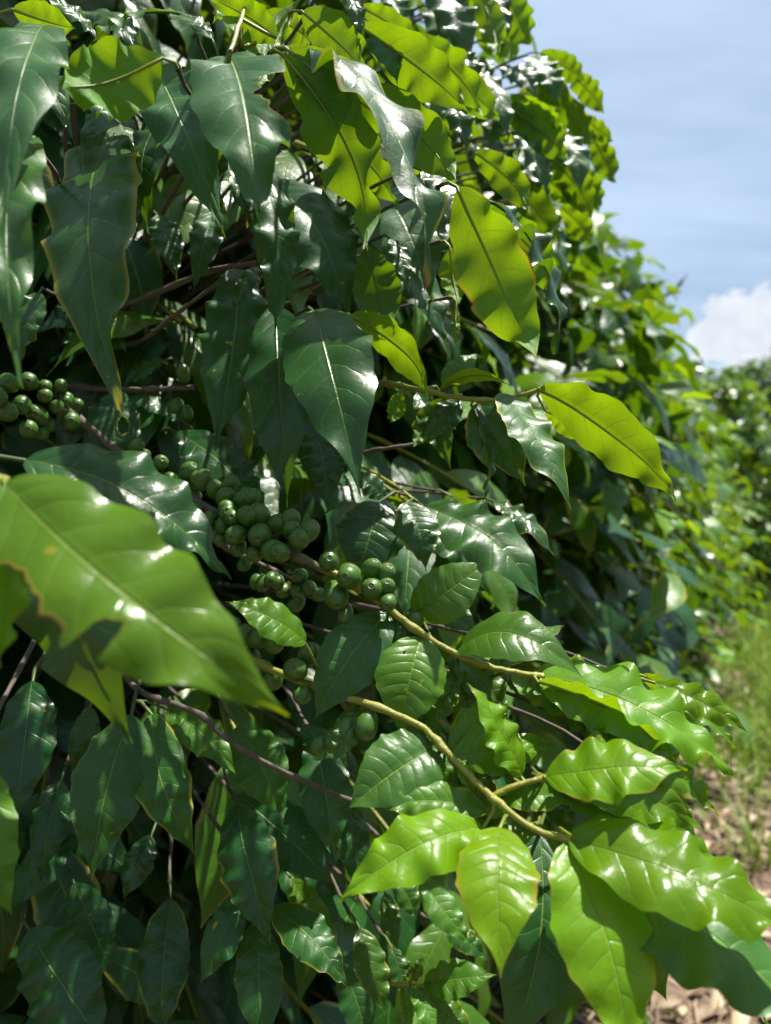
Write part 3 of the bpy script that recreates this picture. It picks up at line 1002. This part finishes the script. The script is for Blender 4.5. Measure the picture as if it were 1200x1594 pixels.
lf(858, 1214, 1085, 1150, (.40, .41), .34, (0, .75, .6), youth=.7, wave=.03, lit=1, br='B2')
lf(562, 1094, 515, 1185, (.43, .41), .46, (-.1, .6, .75), youth=.25, wave=.02, br='B')
lf(620, 1116, 705, 1062, (.44, .45), .42, (.1, .65, .7), youth=.4, wave=.02, br='B')
lf(694, 1168, 620, 1098, (.43, .45), .40, (-.1, .65, .7), youth=.35, wave=.02, br='B')
lf(800, 1270, 690, 1215, (.40, .42), .34, (-.1, .75, .6), youth=.55, wave=.02, br='B')
lf(1010, 1060, 1150, 1160, (.50, .48), .36, (.1, .7, .65), youth=.5, wave=.025)
# large near leaf at the left with its neighbours
lf(8, 752, 448, 1100, (.275, .235), .39, (.1, .55, .82), youth=.55, wave=.011, freq=5.0, fold=.25, bend=-.05, margin=.15, twist=0, curl=.06,
   bites=((.34, -1, .11, .30), (.47, -1, .04, .20), (.58, -1, .045, .70)), lit=1, br='L')
lf(30, 770, 172, 1150, (.33, .32), .44, (-.1, .4, .9), youth=.08, wave=.02, br='L')
lf(40, 715, 366, 890, (.36, .37), .44, (.1, .65, .7), youth=.06, wave=.02, br='L', bites=((.9, 1, .08, .6),))
lf(-5, 745, 25, 930, (.28, .26), .32, (.6, .3, .7), youth=.9, wave=.03, br='L')
lf(-10, 760, 5, 1030, (.27, .25), .30, (.6, .3, .7), youth=.8, wave=.03, br='L')
lf(476, 1000, 362, 928, (.42, .40), .50, (-.1, .7, .65), youth=.45, wave=.02, curl=.15, lit=1, br='B')
lf(-30, 1190, 12, 1420, (.36, .34), .4, (.3, .4, .85), youth=.45)
# shaded leaves at the lower left
lf(204, 1112, 140, 1368, (.50, .47), .46, (.1, .45, .88), youth=.12, wave=.018, margin=.3)
lf(236, 1112, 298, 1328, (.51, .48), .38, (.1, .4, .9), youth=.14, wave=.015, wear=.75)
lf(262, 1105, 366, 1200, (.53, .50), .42, (.2, .5, .8), youth=.3, wave=.02, margin=.35)
lf(140, 1100, 110, 1215, (.54, .52), .4, (.3, .4, .8), youth=.2, wave=.03)
lf(368, 1252, 418, 1468, (.53, .49), .46, (-.1, .55, .8), youth=.03, wave=.02, freq=7)
lf(372, 1238, 524, 1372, (.56, .53), .44, (.1, .6, .75), youth=.03, wave=.02)
lf(425, 1412, 542, 1532, (.54, .50), .42, (.2, .6, .75), youth=.08, wave=.02, margin=.25)
lf(455, 1368, 530, 1486, (.56, .53), .38, (.2, .5, .8), youth=.4, wave=.015, wear=.4)
lf(372, 1392, 308, 1532, (.54, .51), .46, (0, .5, .85), youth=.05, wave=.02)
lf(400, 1432, 412, 1640, (.53, .51), .42, (.1, .45, .85), youth=.06, margin=.4, wave=.02)
lf(45, 1448, 165, 1640, (.52, .49), .5, (.1, .5, .85), youth=.03, wave=.025)
lf(265, 1400, 250, 1620, (.56, .53), .42, (0, .45, .9), youth=.02)
lf(115, 1375, 172, 1525, (.57, .55), .42, (.1, .45, .9), youth=.03)
lf(120, 1300, 5, 1420, (.56, .54), .44, (0, .5, .85), youth=.02)
lf(235, 1300, 190, 1400, (.58, .57), .5, (0, .5, .85), youth=.02)
lf(50, 1060, 20, 1280, (.50, .48), .42, (.1, .4, .9), youth=.03)
lf(95, 1215, 60, 1370, (.55, .54), .42, (.1, .4, .9), youth=.02)
lf(490, 1150, 520, 1340, (.56, .53), .44, (.1, .5, .85), youth=.05)
lf(370, 1130, 440, 1270, (.55, .53), .55, (.1, .5, .85), youth=.2)
lf(470, 1130, 545, 1230, (.57, .55), .4, (.1, .5, .85), youth=.06)
lf(545, 1250, 570, 1400, (.58, .56), .4, (.1, .5, .85), youth=.06)
lf(430, 1330, 540, 1440, (.58, .57), .36, (.1, .5, .85), youth=.06)
lf(560, 1445, 602, 1580, (.56, .53), .44, (.2, .55, .8), youth=.25, wave=.02, margin=.4)
lf(530, 1500, 575, 1640, (.57, .55), .44, (.2, .55, .8), youth=.08)
lf(655, 1365, 735, 1470, (.60, .57), .42, (.1, .6, .75), youth=.32, lit=1)
lf(615, 1370, 650, 1430, (.62, .61), .6, (.1, .6, .75), youth=.22)
lf(600, 1390, 620, 1480, (.62, .61), .4, (.1, .6, .75), youth=.25)
lf(660, 1530, 768, 1515, (.58, .56), .50, (0, .65, .7), youth=.3, lit=1, br='R', wave=.02)
lf(650, 1540, 745, 1620, (.58, .56), .44, (.1, .65, .7), youth=.3, lit=1, br='R', wave=.02)
lf(640, 1538, 690, 1640, (.57, .55), .36, (.2, .6, .7), youth=.35, br='R')
lf(625, 1535, 635, 1620, (.58, .57), .3, (.3, .5, .7), youth=.5, br='R')
lf(635, 1530, 660, 1490, (.6, .6), .5, (.3, .5, .7), youth=.3, br='R')
lf(610, 1475, 640, 1560, (.62, .61), .46, (.1, .6, .75), youth=.1)
lf(690, 1440, 760, 1490, (.64, .62), .46, (.1, .6, .75), youth=.1)
# top of the shrub against the sky
lf(668, -35, 738, 92, (.80, .76), .50, (.2, .5, .8), youth=.10, lit=1)
lf(668, 10, 728, 105, (.84, .80), .55, (-.1, .55, .8), youth=.12, wave=.02, lit=1)
lf(600, -10, 634, 62, (.80, .78), .6, (.1, .6, .75), youth=.12, lit=1)
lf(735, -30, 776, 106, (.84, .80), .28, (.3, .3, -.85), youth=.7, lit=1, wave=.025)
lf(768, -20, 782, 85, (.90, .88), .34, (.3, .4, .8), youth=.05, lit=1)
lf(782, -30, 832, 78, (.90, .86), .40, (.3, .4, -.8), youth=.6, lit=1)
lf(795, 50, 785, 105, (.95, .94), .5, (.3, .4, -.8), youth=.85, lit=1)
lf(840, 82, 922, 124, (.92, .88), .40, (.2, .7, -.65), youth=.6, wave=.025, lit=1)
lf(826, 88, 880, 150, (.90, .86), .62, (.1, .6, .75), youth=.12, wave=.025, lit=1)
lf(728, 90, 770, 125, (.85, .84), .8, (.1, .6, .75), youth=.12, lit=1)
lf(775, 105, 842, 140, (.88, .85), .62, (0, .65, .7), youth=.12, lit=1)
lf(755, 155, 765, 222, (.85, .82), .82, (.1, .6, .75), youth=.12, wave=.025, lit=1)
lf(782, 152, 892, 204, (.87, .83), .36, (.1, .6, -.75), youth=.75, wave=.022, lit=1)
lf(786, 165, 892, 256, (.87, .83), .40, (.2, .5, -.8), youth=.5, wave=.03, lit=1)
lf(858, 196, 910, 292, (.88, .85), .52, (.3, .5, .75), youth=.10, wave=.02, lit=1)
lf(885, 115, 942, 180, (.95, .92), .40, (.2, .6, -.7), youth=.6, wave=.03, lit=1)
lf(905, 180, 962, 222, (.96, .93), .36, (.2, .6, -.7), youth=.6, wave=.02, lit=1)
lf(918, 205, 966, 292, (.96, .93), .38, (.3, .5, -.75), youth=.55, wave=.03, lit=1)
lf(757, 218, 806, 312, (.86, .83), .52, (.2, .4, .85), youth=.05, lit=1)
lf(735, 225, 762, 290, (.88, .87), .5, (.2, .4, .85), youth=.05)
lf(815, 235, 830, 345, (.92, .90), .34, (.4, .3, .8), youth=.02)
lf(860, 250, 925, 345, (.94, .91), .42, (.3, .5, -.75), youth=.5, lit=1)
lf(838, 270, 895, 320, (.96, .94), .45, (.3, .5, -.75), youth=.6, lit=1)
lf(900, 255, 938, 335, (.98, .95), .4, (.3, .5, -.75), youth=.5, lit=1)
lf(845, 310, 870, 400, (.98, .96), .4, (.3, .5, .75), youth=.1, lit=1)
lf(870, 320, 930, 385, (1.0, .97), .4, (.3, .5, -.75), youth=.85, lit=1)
lf(690, 150, 735, 230, (.70, .68), .45, (.2, .5, .8), youth=.08)
lf(716, 130, 700, 175, (.75, .74), .6, (.2, .5, .8), youth=.3, lit=1)

# hand-placed twigs of the near shrub: pixel and distance, from the inside out
TWIGS = {
    'A': ([(100, 640, .62), (170, 692, .57), (240, 738, .53), (330, 795, .49), (440, 855, .46), (500, 884, .45), (560, 915, .445), (600, 945, .44),
           (650, 982, .44), (705, 1016, .44), (770, 1040, .44), (845, 1054, .44)], .0030, .0018, .10, 1.0),
    'B': ([(300, 965, .53), (390, 1024, .47), (470, 1062, .44), (560, 1092, .42), (650, 1128, .41), (690, 1165, .40), (730, 1207, .39),
           (770, 1245, .38), (830, 1290, .37), (890, 1308, .36)], .0023, .0016, .75, 1.1),
    'B2': ([(765, 1240, .385), (800, 1224, .385), (850, 1210, .385)], .0019, .0013, 1.0, 1.0),
    'C': ([(200, 1060, .58), (305, 1108, .51), (350, 1148, .50), (430, 1196, .50), (546, 1246, .52)], .0022, .0015, .0, 0.1),
    'D': ([(200, 745, .62), (330, 838, .53), (400, 875, .51), (470, 910, .50), (512, 932, .50)], .0021, .0014, .0, 0.2),
    'E': ([(120, 520, .85), (205, 474, .68), (270, 445, .61), (332, 420, .58), (400, 410, .57)], .0030, .0019, .0, 0.3),
    'F': ([(90, 608, .80), (170, 606, .64), (235, 606, .61), (305, 603, .60)], .0027, .0019, .0, 0.0),
    'G': ([(150, 560, .75), (220, 530, .66), (262, 498, .62), (340, 440, .60)], .0020, .0014, .0, 0.0),
    'mid': ([(500, 585, .72), (560, 594, .62), (600, 597, .57), (650, 606, .54), (720, 620, .53), (780, 622, .53), (842, 607, .525)], .0027, .0014, .35, 1.0),
    'H': ([(500, 716, .74), (555, 706, .66), (600, 698, .63), (655, 690, .63)], .0019, .0014, .0, 0.1),
    'low': ([(470, 690, .80), (560, 725, .70), (620, 760, .63), (662, 792, .61)], .0020, .0013, .4, 1.0),
    'R': ([(480, 1490, .72), (560, 1512, .62), (600, 1530, .59), (662, 1534, .58)], .0019, .0012, .3, 1.0),
    'L': ([(-140, 690, .52), (-70, 712, .36), (-20, 740, .295), (14, 752, .287)], .0024, .0016, .9, 1.0),
    'stemB': ([(430, -120, .72), (405, -60, .56), (382, 10, .48), (362, 70, .43), (355, 96, .43)], .0017, .0012, .8, .9),
}

# cherries: twig, pixel, distance, diameter in pixels
CH = {'A': [], 'B': [], 'D': [], 'F': []}
for x, y, d in [(222, 712, 34), (250, 720, 28), (212, 694, 24), (264, 748, 36), (294, 736, 40), (316, 747, 40), (280, 769, 32), (302, 771, 32), (334, 762, 36),
                (358, 754, 34), (351, 774, 38), (376, 780, 38), (391, 776, 36), (355, 798, 38), (385, 804, 42), (404, 804, 44), (432, 817, 40), (452, 808, 38),
                (404, 832, 46), (425, 857, 44), (466, 839, 42), (452, 824, 36), (368, 832, 40), (347, 816, 34), (326, 806, 32), (303, 793, 32), (371, 852, 36),
                (397, 861, 34), (337, 831, 32), (270, 786, 28), (246, 760, 28), (512, 874, 40), (545, 895, 46), (578, 888, 40), (600, 893, 36), (523, 926, 46),
                (580, 918, 40), (601, 915, 32), (604, 938, 30), (538, 957, 28), (645, 965, 30), (618, 990, 32)]:
    CH['A'].append((x, y, d))
for x, y, d in [(402, 992, 44), (428, 1001, 38), (378, 985, 36), (425, 1058, 40), (460, 1043, 44), (480, 1020, 42), (514, 1056, 38), (571, 1129, 40),
                (538, 1133, 36), (517, 1150, 28), (496, 1161, 32), (390, 1050, 36), (470, 1082, 34), (545, 1145, 30)]:
    CH['B'].append((x, y, d))
for x, y, d in [(381, 877, 32), (415, 893, 32), (432, 906, 30), (441, 919, 32), (462, 920, 30), (467, 897, 32), (482, 916, 32), (461, 939, 30), (400, 905, 28), (495, 925, 28)]:
    CH['D'].append((x, y, d))
for x, y, d in [(14, 596, 52), (45, 594, 44), (34, 630, 56), (62, 648, 48), (75, 662, 40), (110, 656, 44), (70, 616, 36), (88, 633, 34), (103, 625, 34), (45, 668, 40),
                (10, 640, 44), (95, 600, 30), (285, 581, 36), (275, 632, 34), (120, 630, 30), (-5, 618, 44)]:
    CH['F'].append((x, y, d))

# ------------------------------------------------------------------ where the near shrub's other leaves may grow
C1 = np.array((-0.56, 1.36, 0.0))
SIL_Y = [-400, 0, 100, 250, 330, 500, 600, 800, 1000, 1200, 1400, 1700]
SIL_X = [760, 835, 890, 930, 900, 860, 830, 830, 840, 800, 790, 790]
LIT = []
for h in HERO:
    if h.get('lit'):
        ax_ = h['t'] - h['b']
        sd_ = nrm(np.cross(h['n'], ax_)) * np.linalg.norm(ax_) * h['w'] * 0.32
        for u in (0.15, 0.5, 0.8):
            for q in (-1, 0, 1):
                LIT.append(h['b'] + ax_ * u + sd_ * q)
LIT = np.array(LIT)


def near_ok(p, axis, L):
    x, y, z = proj(p)
    if z > 0.05:
        m = 90 if axis is not None else 20
        if -120 < x < 1320 and -150 < y < 1750 and z < 0.66:
            return False
        if x > np.interp(y, SIL_Y, SIL_X) - (0 if axis is None else 0.25 * L * FPX / z):
            return False
    elif np.linalg.norm(p - CAM) < 0.55:
        return False
    if axis is not None:
        q = p - LIT
        along = q @ SUN
        perp = np.linalg.norm(q - along[:, None] * SUN, axis=1)
        if np.any((along > 0.02) & (along < 1.0) & (perp < 0.05)):
            return False
    return True


def mid_ok(p, axis, L):
    x, y, z = proj(p)
    lim = np.interp(y, [200, 360, 430, 500, 600, 700, 900, 1000, 1100, 1300], [880, 985, 1075, 1090, 1120, 1150, 1135, 1105, 1085, 1010])
    return not (z > 0.05 and (z < 1.05 or x > lim - (70 if axis is None else 0.3 * L * FPX / z)))


def clear_ok(p, axis, L):
    x, y, z = proj(p)
    return not (np.linalg.norm(p - CAM) < 0.5 or (z > 0 and x > -260))


SHRUBS = [
    # centre, height, radius, seed, branches, leaf set, ok, label
    (C1, 2.62, 1.0, 21, 380, VS_NEAR, near_ok, 0.138,
     'large near coffee shrub filling the left of the view, hung with clusters of green cherries'),
    (C1 + 1.0 * ROW, 2.62, 1.05, 32, 380, VS_MID, mid_ok, 0.168,
     'coffee shrub directly behind the near one, glossy wavy leaves reaching down to the littered soil'),
    (C1 + 2.2 * ROW - 0.05 * OUT, 2.62, 1.0, 23, 300, VS_MID, None, 0.158,
     'third coffee shrub along the row, its rounded top standing against the sky'),
    (C1 + 3.7 * ROW - 0.1 * OUT, 2.5, 0.95, 24, 320, VS_FAR, None, 0.15,
     'fourth coffee shrub along the row, beside the grass strip'),
    (C1 + 5.3 * ROW - 0.1 * OUT, 2.4, 0.92, 25, 330, VS_FAR, None, 0.16,
     'fifth coffee shrub along the row, blurred, under the white heaped cloud'),
    (C1 + 7.2 * ROW + 0.15 * OUT, 2.6, 1.0, 26, 330, VS_FAR, None, 0.16,
     'sixth coffee shrub along the row, where the row begins to bend'),
    (C1 + 9.2 * ROW + 0.9 * OUT, 2.95, 1.2, 27, 330, VS_FAR, None, 0.16,
     'farthest coffee shrub but one, at the bend of the row by the picture edge'),
    (C1 + 11.2 * ROW + 1.9 * OUT, 3.3, 1.35, 28, 330, VS_FAR, None, 0.16,
     'farthest coffee shrub, where the row runs out at the picture edge'),
    (C1 - 1.35 * ROW - 0.05 * OUT, 2.5, 0.95, 29, 110, VS_FAR, clear_ok, 0.125,
     'coffee shrub of the same row just behind the camera, out of the picture'),
] + [(k * ROW + 2.15 * OUT, 2.45, 1.05, 40 + j, 100, VS_FAR, None, 0.13,
      'coffee shrub of the facing row across the alley, ' + w) for j, (k, w) in enumerate((
          (-3.4, 'far behind the camera'), (-1.9, 'behind the camera'), (-0.4, 'level with the camera'), (1.1, 'just ahead of the camera'), (2.6, 'well ahead of the camera')))]

gens = []
for i, (C, H, R, seed, nbr, VS, ok, size, label) in enumerate(SHRUBS):
    gz = ground_z(C[0], C[1])
    node = 0.060 if i < 3 else 0.075
    gens.append(gen_shrub(C, H, R, seed, nbr, node=node, size=size, ok=ok, frac=0.72 if i == 0 else 0.5, gz=gz, inner=0.5 if i == 0 else 0.15, dr=(0.3, 1.35) if i == 0 else (-0.25, 0.85), yo=0.0 if i == 0 else (-0.06 if i < 3 else 0.04)))

# ------------------------------------------------------------------ which leaves show: one coarse look from the lens
def visible_leaves():
    V, F, own = [], [], []
    for si, (br, lvs) in enumerate(gens):
        for li, l in enumerate(lvs):
            M = leaf_M(l)
            pr = np.array([(0.02, 0, 0), (0.45, -0.19, 0.05), (1, 0, -0.05), (0.45, 0.19, 0.05)]) @ M[:3, :3].T + M[:3, 3]
            k = len(V)
            V += [tuple(q) for q in pr]
            F.append((k, k + 1, k + 2, k + 3))
            own.append((si, li))
    for h in HERO:
        a = h['t'] - h['b']
        L = np.linalg.norm(a)
        M = frame_matrix(h['b'], a, h['n'], L)
        w = h['w'] / 2
        pr = np.array([(0.02, 0, 0), (0.4, -w, 0), (1, 0, 0), (0.4, w, 0)]) @ M[:3, :3].T + M[:3, 3]
        k = len(V)
        V += [tuple(q) for q in pr]
        F.append((k, k + 1, k + 2, k + 3))
        own.append((-1, 0))
    tree = BVHTree.FromPolygons(V, F)
    hits = {}
    o = Vector(CAM)
    for py in range(4, 1594, 7):
        for px in range(4, 1200, 7):
            d = Vector(P(px, py, 1.0) - CAM)
            d.normalize()
            r = tree.ray_cast(o, d, 60)
            if r[2] is not None:
                k = own[r[2]]
                hits[k] = hits.get(k, 0) + 1
    return hits


HITS = visible_leaves()


def own_leaf(l, VS, parent):
    M = Matrix(leaf_M(l).tolist())
    return link('leaf', variant_mesh(VS[l[6]], l[5]), parent, M)


def build_shrub(i, keep_leaves, hero=False):
    C, H, R, seed, nbr, VS, ok, size, label = SHRUBS[i]
    branches, leaves = gens[i]
    gz = ground_z(C[0], C[1])
    root = thing('coffee_shrub', label, 'shrub', (C[0], C[1], gz), 'coffee shrubs planted in a row')
    link('trunk', stems_mesh(C, H, seed, gz), root)
    order = sorted(((HITS.get((i, k), 0), k) for k in range(len(leaves))), reverse=True)
    single = {k for c, k in order[:keep_leaves] if c >= 2}
    used = {leaves[k][0] for k in single}
    Vr, Fr, Tr, off = [], [], [], 0
    bob = {}
    for b, pts in enumerate(branches):
        path = smooth_path(pts, 3)
        if b in used:
            W = Matrix.Translation(Vector(path[0]))
            me = branch_mesh(path - path[0], 0.0042, 0.0016, 0.0, nodes=0.06, n=6, tip_green=0.9)
            bob[b] = link('branch', me, root, W)
        else:
            path = path[::3]
            V, F = tube(path, np.linspace(0.0042, 0.0016, len(path)), 4)
            Vr.append(V); Fr.append(np.array(F) + off); off += len(V)
            Tr.append(np.repeat(np.linspace(0, 0.9, len(path)), 4))
    if Vr:
        tv = np.concatenate(Tr)
        link('inner_branchwork', mesh_from('branchwork', np.vstack(Vr), np.vstack(Fr), [M_BRANCH], tint=np.stack((tv, tv, tv), -1)), root, kind='stuff')
    for k in sorted(single):
        own_leaf(leaves[k], VS, bob[leaves[k][0]])
    rest = [l for k, l in enumerate(leaves) if k not in single]
    if rest:
        V, F, fm, st, ti = join_leaves(MASS[id(VS)], rest)
        link('crown', mesh_from('crown', V, F, [M_LEAF, M_PET], fm, st, ti), root, kind='stuff')
    return root


# ------------------------------------------------------------------ the near shrub, with its hand-placed twigs, leaves and cherries
def cherry_mesh(seed):
    g = np.random.default_rng(seed)
    prof = [(0.06, -0.56), (0.17, -0.545), (0.30, -0.48), (0.42, -0.33), (0.485, -0.12), (0.50, 0.08), (0.46, 0.28), (0.36, 0.43), (0.25, 0.505),
            (0.175, 0.53), (0.16, 0.548), (0.115, 0.545), (0.10, 0.515), (0.05, 0.510), (0.035, 0.53), (0.012, 0.532)]
    n = 14
    V, T = [], []
    ph = g.uniform(0, 6.28)
    for i, (r, z) in enumerate(prof):
        for j in range(n):
            q = 2 * math.pi * j / n
            k = 1 + 0.045 * math.cos(2 * q + ph) + 0.02 * math.cos(q + 2 * ph + 3 * z)
            V.append((r * k * math.cos(q), r * k * math.sin(q), z))
            T.append((0.7 if i in (10, 11) else (0.2 if i == 9 else 0.0), 0.1 if i in (12, 13) else 0.0, 0))
    F = [(i * n + j, i * n + (j + 1) % n, (i + 1) * n + (j + 1) % n, (i + 1) * n + j) for i in range(len(prof) - 1) for j in range(n)]
    return mesh_from('coffee_cherry', V, F, [M_CHERRY], tint=T)


def build_near():
    g = np.random.default_rng(8)
    nhero = len(HERO)
    root = build_shrub(0, 300 - nhero, True)
    ob, paths = {}, {}
    for key, (pts, r0, r1, g0, g1) in TWIGS.items():
        w = [P(*q) for q in pts]
        if key != 'B2':
            a = np.array((C1[0], C1[1], w[0][2] - 0.12))
            m = a + (w[0] - a) * 0.55 + UP * 0.03
            w = [a, m] + w
        path = smooth_path(w, 7)
        path[1:-1] += g.normal(0, 0.00022, path[1:-1].shape)
        paths[key] = path
        d = len(path)
        lead = 14 if key != 'B2' else 0
        gr = np.concatenate((np.zeros(lead), np.linspace(g0, g1, d - lead)))
        dd = np.concatenate(([0], np.cumsum(np.linalg.norm(np.diff(path, axis=0), axis=1))))
        r = np.concatenate((np.linspace(r0 * 1.35, r0, lead), np.linspace(r0, r1, d - lead)))
        phs = (dd[-1] - dd) / 0.042
        r = r * (1 + 0.42 * np.exp(-((phs - np.round(phs)) * 0.042 / 0.004) ** 2))
        V, F = tube(path - path[0], r, 9)
        T = np.repeat(np.stack((gr, gr, gr), -1), 9, axis=0)
        ob[key] = link('branch', mesh_from('branch', V, F, [M_BRANCH], tint=T), root, Matrix.Translation(Vector(path[0])))
    # twigs for the leaves that do not spring from one of those
    auto = []
    for h in HERO:
        if h.get('br'):
            continue
        b = h['b']
        best = None
        for k, (pth, members) in enumerate(auto):
            dm = np.linalg.norm(pth[-1] - b)
            if dm < 0.026 and len(members) < 5 and (best is None or dm < best[0]):
                best = (dm, k)
        if best:
            auto[best[1]][1].append(h)
        else:
            a0 = np.array((C1[0], C1[1], b[2] - 0.05))
            away = nrm(b - h['t'])
            inward = nrm(a0 - b)
            e = b + 0.012 * away + 0.008 * inward - 0.004 * C_U
            m = e + 0.12 * nrm(inward + 0.25 * away + 0.35 * C_F) 
            auto.append((smooth_path([a0, a0 + (m - a0) * 0.6 + UP * 0.02, m, e], 5), [h]))
    for k, (pth, members) in enumerate(auto):
        key = 'auto%d' % k
        me = branch_mesh(pth - pth[0], 0.0034, 0.0012, 0.0, nodes=0.06, n=6, tip_green=0.35)
        ob[key] = link('branch', me, root, Matrix.Translation(Vector(pth[0])))
        paths[key] = pth
        for h in members:
            h['br'] = key
    for i, h in enumerate(HERO):
        a = h['t'] - h['b']
        L = float(np.linalg.norm(a))
        M = frame_matrix(h['b'], a, h['n'], L)
        Mi = np.linalg.inv(M)
        pth = paths[h['br']]
        k = int(np.argmin(np.linalg.norm(pth - h['b'], axis=1)))
        at = pth[k]
        mid = (at + h['b']) / 2 - nrm(a) * 0.2 * np.linalg.norm(at - h['b'])
        pet = (np.vstack((at, mid)) - M[:3, 3]) @ Mi[:3, :3].T
        o = {q: h[q] for q in ('youth', 'wave', 'freq', 'arch', 'fold', 'bend', 'curl', 'twist', 'bites', 'holes', 'blunt', 'wear', 'roll', 'margin') if q in h}
        o.setdefault('wave', 0.024)
        flat = np.linalg.norm(a - np.dot(a, C_F) * C_F) / L          # a blade seen broadside carries the fuller ripple
        o['wave'] *= 1.05 + 1.75 * float(smoothstep(0.74, 0.97, flat))
        o.setdefault('twist', float(g.uniform(-0.4, 0.4)))
        o.setdefault('fold', float(g.uniform(0.05, 0.42)))
        o.setdefault('curl', float(g.uniform(0.04, 0.2)))
        o.setdefault('bend', float(g.uniform(-0.05, 0.05)))
        if 'wear' not in o and 'bites' not in o and g.random() < 0.28:
            o['wear'] = float(g.uniform(0.45, 0.95))
        fine = bool(h.get('holes')) or bool(h.get('bites'))
        V, F, fm, st, ti = leaf_geo(ns=80 if fine else 48, nt=28 if h.get('holes') else 12, w=h['w'], rnd=float(g.random()), seed=100 + i,
                                    pet=pet, petr=0.0011 if L < 0.09 else 0.0014, L=L, **o)
        link('leaf', mesh_from('leaf', V, F, [M_LEAF, M_PET], fm, st, ti), ob[h['br']], Matrix(M.tolist()))
    cm = [cherry_mesh(k) for k in range(4)]
    for key, lst in CH.items():
        pth = paths[key]
        px, py, pz = proj(pth)
        extra = [(x + g.normal(0, 13), y + g.normal(0, 13) + 6, d * 0.92) for x, y, d in lst if g.random() < (0.35 if x < 480 else 0.15)]
        for x, y, d in lst + extra:
            k = int(np.argmin((px - x) ** 2 + (py - y) ** 2))
            ax = pth[k]
            z = pz[k] if key != 'F' else float(np.clip(pz[k], .50, .62)) 
            if key == 'F' and x < 150:
                z = 0.50 + 0.0006 * x
            off = math.hypot(px[k] - x, py[k] - y) * z / FPX
            size = 0.0130 * g.uniform(0.93, 1.05) * np.clip(d / 40, 0.8, 1.12)
            ring = 0.0115
            dz = math.sqrt(max(0.0, ring ** 2 - off ** 2))
            z2 = z - dz * (1 if g.random() < 0.8 else -1)
            c = P(x, y, z2)
            outd = nrm(c - ax + cv((g.normal(0, .25), g.normal(0, .25) - .1, .55)) * 0.012)
            q = Vector(outd).to_track_quat('Z', 'Y').to_matrix().to_4x4()
            W = Matrix.Translation(Vector(c)) @ q @ Matrix.Rotation(g.uniform(0, 6.28), 4, 'Z') @ Matrix.Diagonal((size, size, size * g.uniform(1.0, 1.2), 1))
            link('coffee_cherry', cm[int(g.integers(4))], ob[key], W)
    return root


build_near()
build_shrub(1, 300)
build_shrub(2, 200)
for i in range(3, len(SHRUBS)):
    build_shrub(i, 60)
